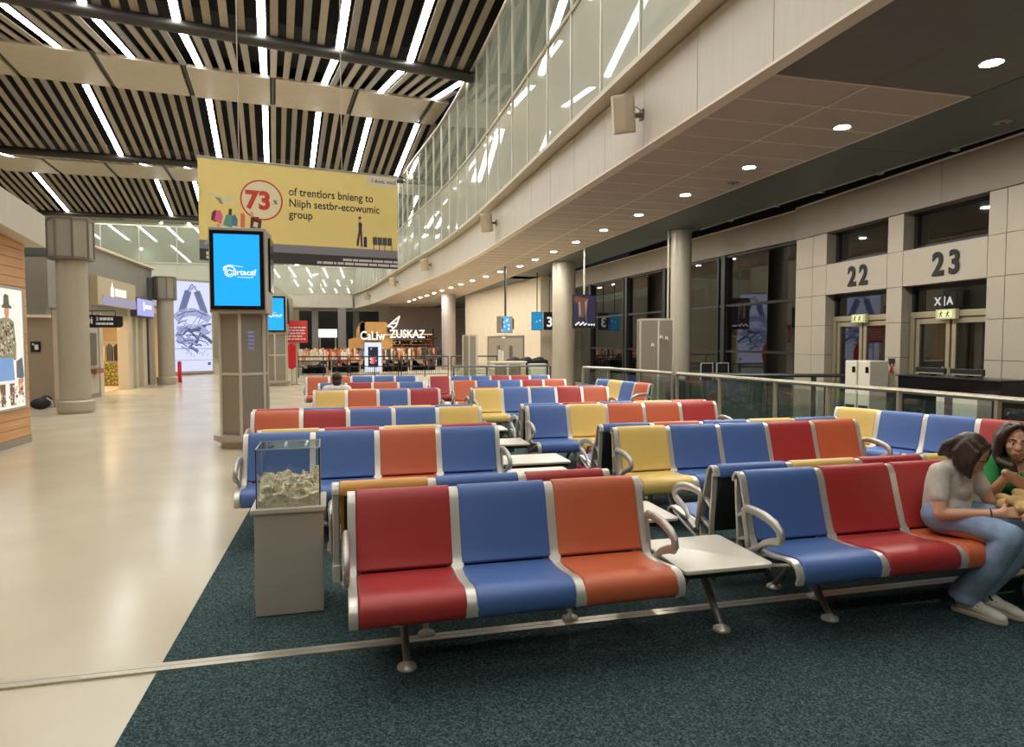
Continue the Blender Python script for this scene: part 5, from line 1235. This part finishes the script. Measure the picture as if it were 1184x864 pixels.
def head(mb, c, R, s=1.0):
    """skull, jaw, nose, lips, brows, ears; local face direction is -y"""
    c = Vector(c)
    def E(p, r): mb.ball(c + R @ (Vector(p)*s), tuple(v*s for v in r), R, 16, 12)
    E((0,.012,.022), (.076,.094,.098)); E((0,-.028,-.03), (.060,.062,.075)); E((0,-.044,-.080), (.036,.036,.030)); E((0,-.055,-.055),(.046,.036,.035))
    E((0,-.098,-.020), (.0125,.018,.020)); E((0,-.086,.004), (.009,.016,.026)); E((.011,-.090,-.027),(.009,.010,.008)); E((-.011,-.090,-.027),(.009,.010,.008))
    E((0,-.084,-.052), (.023,.010,.006)); E((0,-.083,-.062), (.019,.010,.007))
    for q in (-1, 1): E((q*.030,-.072,.024),(.022,.014,.007)); E((q*.042,-.060,-.022),(.022,.022,.022)); E((q*.078,.008,-.004),(.010,.020,.030))
def features(t, c, R, s, m_brow=HAIR):
    c = Vector(c)
    for q in (-1, 1):
        mb = MB(mat('eye_white', (226,222,214), .25)); mb.ball(c + R @ (Vector((q*.030,-.072,.006))*s), tuple(v*s for v in (.013,.010,.0085)), R, 12, 8)
        mb.use(mat('eye_iris', (40,28,22), .2)); mb.ball(c + R @ (Vector((q*.029,-.0795,.006))*s), tuple(v*s for v in (.0062,.004,.0062)), R, 10, 8); mb.build('eye', t)
        mb = MB(m_brow); mb.tube([c + R @ (Vector(p)*s) for p in ((q*.014,-.087,.026),(q*.030,-.085,.032),(q*.048,-.074,.027))], [.004*s,.005*s,.003*s], 6); mb.build('eyebrow', t)
    mb = MB(mat('lips', (198,128,110), .5))
    mb.tube([c + R @ (Vector(p)*s) for p in ((-.024,-.085,-.056),(-.010,-.0935,-.053),(0,-.0945,-.0545),(.010,-.0935,-.053),(.024,-.085,-.056))], [.003*s,.0055*s,.005*s,.0055*s,.003*s], 6)
    mb.tube([c + R @ (Vector(p)*s) for p in ((-.022,-.085,-.058),(0,-.0935,-.063),(.022,-.085,-.058))], [.003*s,.0065*s,.003*s], 6); mb.build('mouth', t)
def RX(a): return Matrix.Rotation(math.radians(a), 3, 'X')
def RZ(a): return Matrix.Rotation(math.radians(a), 3, 'Z')

# --- person in a grey T-shirt, bent over the hands
gp = tag(put('person', None, None, (3.66, 3.28, 0), math.radians(16)), 'seated person in grey T-shirt and washed jeans bent over their hands', 'person')
HC = Vector((.0,-.105,.962)); HR = RZ(6) @ RX(40)
mb = MB()
limb(mb, [(0,-.01,.86),(0,-.04,.905),(0,-.07,.94)], [.060,.053,.053]); head(mb, HC, HR, .98)
for q in (-1, 1): limb(mb, [(q*.05,.01,.56),(q*.05,.02,.66),(q*.05,.01,.77),(q*.04,-.015,.85)], [.09,.085,.09,.07])
LS, RS = Vector((.165,-.025,.850)), Vector((-.165,-.015,.855))
LE, RE = Vector((.205,-.14,.64)), Vector((-.222,-.06,.612))
LW, RW = Vector((.065,-.345,.665)), Vector((-.075,-.305,.650))
limb(mb, [RS, RE, RW], [.052,.038,.025]); limb(mb, [LS, LE, LW], [.052,.038,.025])
limb(mb, [(-.05,-.015,.85), RS], [.055,.05]); limb(mb, [(.05,-.015,.85), LS], [.055,.05])
hand(mb, RW, (.70,-.62,.12), (-.5,-.6,.5), (.2,-.2,.95), .95); hand(mb, LW, (-.50,-.70,-.05), (.55,-.5,.5), (-.1,-.3,.95), .95)
for q in (-1, 1): limb(mb, [(q*.09,0,.545),(q*.105,-.37,.53),(q*.08,-.15,.12)], [.085,.062,.045])
body = remesh(mb, 'body', SKIN, .0062, 5, gp)
features(gp, HC, HR, .98)
# hair: chin-length bob falling forward
mb = MB(); A = lambda p: HC + HR @ Vector(p)
mb.ball(A((0,.028,.032)), (.089,.098,.098), HR, 20, 14); mb.ball(A((0,.075,-.02)), (.080,.055,.085), HR)
for q in (-1, 1):
    for k in range(5):
        p0 = A((q*.075,.05-.022*k,.06)); p1 = A((q*.096,.045-.026*k,-.01)); p2 = HC + HR @ Vector((q*.088,.035-.026*k if q < 0 else .05-.014*k,-.06 if q < 0 else -.045)) + Vector((0,-.02 if q < 0 else 0,-.035)); limb(mb, [p0,p1,p2], [.026,.024,.014])
for k in range(5): limb(mb, [A((-.06+.03*k,.085,.05)), A((-.06+.03*k,.112,-.03)), A((-.055+.027*k,.10,-.10))], [.03,.028,.018])
limb(mb, [A((-.02,-.03,.105)), A((-.066,-.025,.070)), A((-.086,-.010,.0))], [.018,.018,.018]); limb(mb, [A((.02,-.03,.105)), A((.066,-.025,.070)), A((.084,-.006,.01))], [.018,.018,.014])
remesh(mb, 'hair', HAIR, .007, 9, gp)
# T-shirt
mb = MB()
for q in (-1, 1): limb(mb, [(q*.05,.015,.575),(q*.05,.02,.64),(q*.052,.015,.72),(q*.052,.005,.79),(q*.035,-.015,.845)], [.112,.106,.104,.104,.078])
for q, S, Eb in ((-1,RS,RE),(1,LS,LE)):
    limb(mb, [(q*.06,-.015,.85), S], [.062,.058]); m_ = S.lerp(Eb, .58); limb(mb, [S, m_], [.058,.056])
mb.ball((0,-.045,.735),(.11,.075,.07)); mb.ball((0,-.05,.80),(.10,.05,.05)); limb(mb, [(-.09,-.03,.60),(.09,-.01,.60)], [.10,.10])
remesh(mb, 'shirt', TEE, .010, 3, gp)
# jeans
mb = MB()
limb(mb, [(-.085,.01,.572),(.085,.01,.568)], [.108,.108])
for q in (-1, 1):
    k = (q*.105,-.375,.535); a = (q*.08+.01,-.145,.135)
    limb(mb, [(q*.09,0,.565),(q*.10,-.19,.568), k], [.104,.088,.074]); limb(mb, [k, (q*.095,-.27,.32), a], [.076,.080,.080])
    mb.tube([a, (q*.08+.01,-.130,.085)], [.084,.088], 14)
remesh(mb, 'jeans', DENIM, .011, 3, gp)
WSH = mat('white_shoe_leather', (226,218,200), .5, var=.04, vscale=14); SOLE = mat('shoe_sole', (206,194,166), .6); LACE = mat('black_laces', (26,26,28), .6)
for q, oy in ((-1,.07),(1,.04)):
    ox = q*.08+.01; mb = MB()
    mb.ball((ox,-.20+oy,.085),(.040,.052,.055)); limb(mb, [(ox,-.20+oy,.06),(ox,-.29+oy,.055),(ox-.004,-.375+oy,.045)], [.042,.042,.036]); mb.ball((ox-.004,-.385+oy,.04),(.042,.05,.030)); limb(mb, [(ox,-.21+oy,.10),(ox,-.28+oy,.075)],[.036,.03])
    s = remesh(mb, 'shoe', WSH, .007, 4, gp)
    prof = [(-.040,-.15),(-.046,-.20),(-.040,-.28),(-.046,-.36),(-.036,-.42),(0,-.44),(.036,-.42),(.046,-.36),(.040,-.28),(.046,-.20),(.040,-.15),(0,-.135)]
    mb = MB(SOLE); mb.prism(smooth_poly([(ox+x, y+oy) for x, y in prof], 2), .006, .034, 'z'); mb.build('sole', s, smooth=50, bevel=.005)
    mb = MB(LACE)
    for j in range(5): y = -.245-.022*j+oy; mb.tube([(ox-.034,y,.088-.006*j),(ox,y-.006,.105-.008*j),(ox+.034,y,.088-.006*j)], .005, 6)
    mb.tube([(ox,-.25+oy,.11),(ox-.03,-.24+oy,.12),(ox-.045,-.27+oy,.09)], .005, 6); mb.build('laces', s)
mb = MB(mat('bracelet', (70,54,40), .5)); d_ = (RW-RE).normalized(); c_ = RE.lerp(RW, .86); u_ = d_.orthogonal().normalized(); v_ = d_.cross(u_)
mb.tube([c_ + (u_*math.cos(a)+v_*math.sin(a))*.030 for a in [k*PI/8 for k in range(16)]], .004, 6, closed=True); mb.build('bracelet', gp)
# crumpled tan cloth bag on the lap
t = thing('cloth_bag', 'crumpled tan cloth bag lying across the laps of the two seated people', 'bag', (3.94, 3.02, .625), .3)
mb = MB(); rr = random.Random(5)
limb(mb, [(-.18,-.05,.06),(-.02,-.02,.055),(.12,.03,.05)], [.04,.05,.05]); mb.ball((.08,0,.06),(.12,.10,.05))
for k in range(16): a = rr.uniform(0,6.3); mb.ball((-.02+rr.uniform(-.15,.17), rr.uniform(-.08,.08), .06+rr.uniform(-.01,.04)), (rr.uniform(.03,.07),.03,.03), RZ(math.degrees(a)), 10, 8)
remesh(mb, 'body', mat('tan_canvas', (206,170,106), .8, var=.12, vscale=12, bump=.5, bscale=50), .012, 3, t)
mb = MB(mat('tan_strap', (170,134,76), .8)); mb.tube([(-.12,-.07,.10),(-.05,-.11,.10),(.05,-.10,.09),(.13,-.06,.09)], .010, 6); mb.build('strap', t)

# --- person in a green top, facing the camera, hand raised to the chest
lp = tag(put('person', None, None, (4.215, 3.33, 0), math.radians(-8)), 'seated person in a green top with long dark hair, one hand raised at the chest', 'person')
HC2 = Vector((-.055,-.085,1.005)); HR2 = RZ(-36) @ RX(2)
mb = MB()
limb(mb, [(0,.0,.88),(-.03,-.03,.95)], [.055,.052]); head(mb, HC2, HR2, 1.0)
limb(mb, [(0,.0,.56),(0,.01,.68),(0,.0,.80),(0,.0,.87)], [.12,.105,.105,.085])
RS2, LS2 = Vector((-.175,.0,.855)), Vector((.175,.0,.855))
RE2, RW2 = Vector((-.235,-.08,.655)), Vector((-.215,-.20,.825)); LE2, LW2 = Vector((.25,-.06,.62)), Vector((.10,-.28,.61))
limb(mb, [RS2, RE2, RW2], [.052,.038,.026]); limb(mb, [LS2, LE2, LW2], [.052,.038,.026]); limb(mb, [(-.05,0,.86),RS2],[.06,.054]); limb(mb, [(.05,0,.86),LS2],[.06,.054])
hand(mb, RW2, (.62,-.10,-.42), (-.35,-.9,.1), (.3,0,.9), .4, 1.02); hand(mb, LW2, (-.6,-.6,-.1), (.2,-.2,.9), (-.5,.6,0), .5)
for q in (-1, 1): limb(mb, [(q*.10,0,.55),(q*.11,-.37,.53),(q*.10,-.30,.10),(q*.10,-.46,.05)], [.09,.065,.045,.04])
remesh(mb, 'body', SKIN, .0066, 5, lp)
features(lp, HC2, HR2, 1.0)
mb = MB(); A = lambda p: HC2 + HR2 @ Vector(p)
mb.ball(A((0,.034,.040)), (.090,.096,.092), HR2, 20, 14); mb.ball(A((0,.07,-.05)), (.088,.06,.12), HR2)
for q in (-1, 1):
    for k in range(5):
        y = .07-.026*k
        p0 = A((q*.055,y*.7-.01,.105)); p1 = A((q*.092,y,.03)); p2 = A((q*.104,y+.005,-.07)); p3 = A((q*.115,y-.01,-.16)); limb(mb, [p0,p1,p2,p3], [.022,.026,.028,.018])
    limb(mb, [A((q*.01,-.06,.118)), A((q*.055,-.066,.085)), A((q*.084,-.045,.02))], [.014,.018,.018])
limb(mb, [A((-.105,-.02,-.12)), RW2 + Vector((.045,.02,.05)), RW2 + Vector((.05,-.01,-.02))], [.028,.024,.014])
remesh(mb, 'hair', HAIR, .008, 8, lp)
mb = MB()
for q in (-1, 1): limb(mb, [(q*.05,.0,.59),(q*.05,.01,.66),(q*.055,.01,.77),(q*.04,.005,.835)], [.122,.112,.108,.08])
for q, S, Eb in ((-1,RS2,RE2),(1,LS2,LE2)): limb(mb, [(q*.08,.0,.85), S], [.068,.07]); limb(mb, [S, S.lerp(Eb,.55)], [.07,.062]); mb.ball((q*.07,-.11,.755),(.085,.075,.075))
remesh(mb, 'shirt', GREEN, .011, 4, lp)
mb = MB()
limb(mb, [(-.10,.0,.575),(.10,.0,.575)], [.12,.12])
for q in (-1, 1): limb(mb, [(q*.10,0,.57),(q*.11,-.2,.565),(q*.11,-.38,.535),(q*.10,-.31,.12)], [.115,.095,.078,.075])
remesh(mb, 'jeans', DENIM, .013, 3, lp)
for q in (-1, 1):
    mb = MB(); limb(mb, [(q*.10,-.29,.06),(q*.10,-.39,.05),(q*.10,-.47,.042)], [.045,.044,.038]); remesh(mb, 'shoe', WSH, .009, 3, lp)
t = thing('folded_jacket', 'beige folded jacket on the lap of the person in green', 'clothes', (4.24, 2.99, .635))
mb = MB(); mb.ball((0,0,.05),(.13,.11,.05)); mb.ball((.05,.02,.09),(.09,.09,.04)); limb(mb,[(-.12,-.03,.05),(.1,-.08,.05)],[.04,.045]); remesh(mb, 'body', mat('beige_cloth', (214,190,150), .8, var=.05), .014, 3, t)
# black bag on the floor at their feet
t = thing('floor_bag', 'large black bag on the floor by the shoes of the seated people', 'bag', (4.16, 2.72, 0), -.3)
mb = MB(); mb.box(-.17,.17,-.12,.12,.02,.36); mb.ball((0,0,.36),(.17,.12,.09)); mb.ball((0,-.12,.16),(.14,.06,.13)); remesh(mb, 'body', mat('black_nylon', (20,20,22), .6, bump=.2, bscale=200), .02, 5, t)
mb = MB(mat('black_webbing', (30,30,32), .7)); mb.tube([(-.06,0,.43),(-.05,0,.52),(.05,0,.52),(.06,0,.43)], .013, 6); mb.build('handle', t)
# --- person in white seen from behind in the fourth row
bp_ = tag(put('person', None, None, (-.15, 11.46, 0), PI), 'person in white seen from behind above the yellow seat in the fourth left row', 'person')
mb = MB(); HC3 = Vector((0,-.10,1.0)); HR3 = RX(14)
limb(mb, [(0,-.05,.86),(0,-.09,.94)], [.055,.05]); head(mb, HC3, HR3, .95); limb(mb, [(0,-.1,.54),(0,-.1,.70),(0,-.06,.84)], [.14,.13,.09])
for q in (-1, 1): limb(mb, [(q*.05,-.05,.85),(q*.17,-.06,.84),(q*.24,-.12,.62),(q*.10,-.30,.60)], [.06,.055,.04,.028]); hand(mb, (q*.10,-.30,.60), (-q*.5,-.8,0), (0,0,1), (-q,0,0), .5); limb(mb, [(q*.1,-.12,.53),(q*.11,-.5,.52),(q*.1,-.46,.08),(q*.1,-.6,.05)], [.09,.06,.045,.04])
remesh(mb, 'body', SKIN, .009, 4, bp_)
mb = MB(); A = lambda p: HC3 + HR3 @ Vector(p); mb.ball(A((0,.03,.03)), (.090,.098,.098), HR3); mb.ball(A((0,.06,-.05)), (.078,.05,.08), HR3); remesh(mb, 'hair', HAIR, .012, 3, bp_)
mb = MB(); limb(mb, [(0,-.08,.56),(0,-.08,.70),(0,-.05,.83)], [.16,.155,.10])
for q in (-1, 1): limb(mb, [(q*.07,-.05,.85),(q*.175,-.06,.84),(q*.21,-.10,.72)], [.075,.07,.062])
remesh(mb, 'shirt', mat('white_jersey', (232,224,204), .85), .014, 3, bp_)
mb = MB(); limb(mb, [(-.1,-.1,.55),(.1,-.1,.55)], [.12,.12])
for q in (-1, 1): limb(mb, [(q*.1,-.12,.54),(q*.11,-.5,.53),(q*.1,-.46,.12)], [.11,.08,.07])
remesh(mb, 'jeans', DENIM, .016, 3, bp_)
for q in (-1, 1): mb = MB(); limb(mb, [(q*.10,-.45,.06),(q*.10,-.62,.045)], [.045,.038]); remesh(mb, 'shoe', WSH, .012, 3, bp_)
# ---------------------------------------------------------------- camera, world, view
cam = bpy.data.cameras.new('camera'); cam.sensor_width = 36.0; cam.lens = 760.0/1184*36; cam.clip_end = 300
co = bpy.data.objects.new('camera', cam); COL.objects.link(co)
co.location = (0, 0, 1.65); co.rotation_euler = (PI/2 - math.radians(2.787), 0, -math.radians(14.2))
sc.camera = co
w = bpy.data.worlds.new('night'); sc.world = w; w.use_nodes = True
w.node_tree.nodes['Background'].inputs['Color'].default_value = (.010,.012,.016,1)
sc.view_settings.view_transform = 'Standard'; sc.view_settings.look = 'None'; sc.view_settings.gamma = 1.0; sc.view_settings.use_curve_mapping = False
sc.view_settings.exposure = 0.0
cy = sc.cycles
cy.use_denoising = True; cy.max_bounces = 8; cy.diffuse_bounces = 4; cy.glossy_bounces = 4; cy.transmission_bounces = 6; cy.transparent_max_bounces = 16
cy.sample_clamp_indirect = 6.0; cy.caustics_reflective = False; cy.caustics_refractive = False; cy.use_light_tree = True
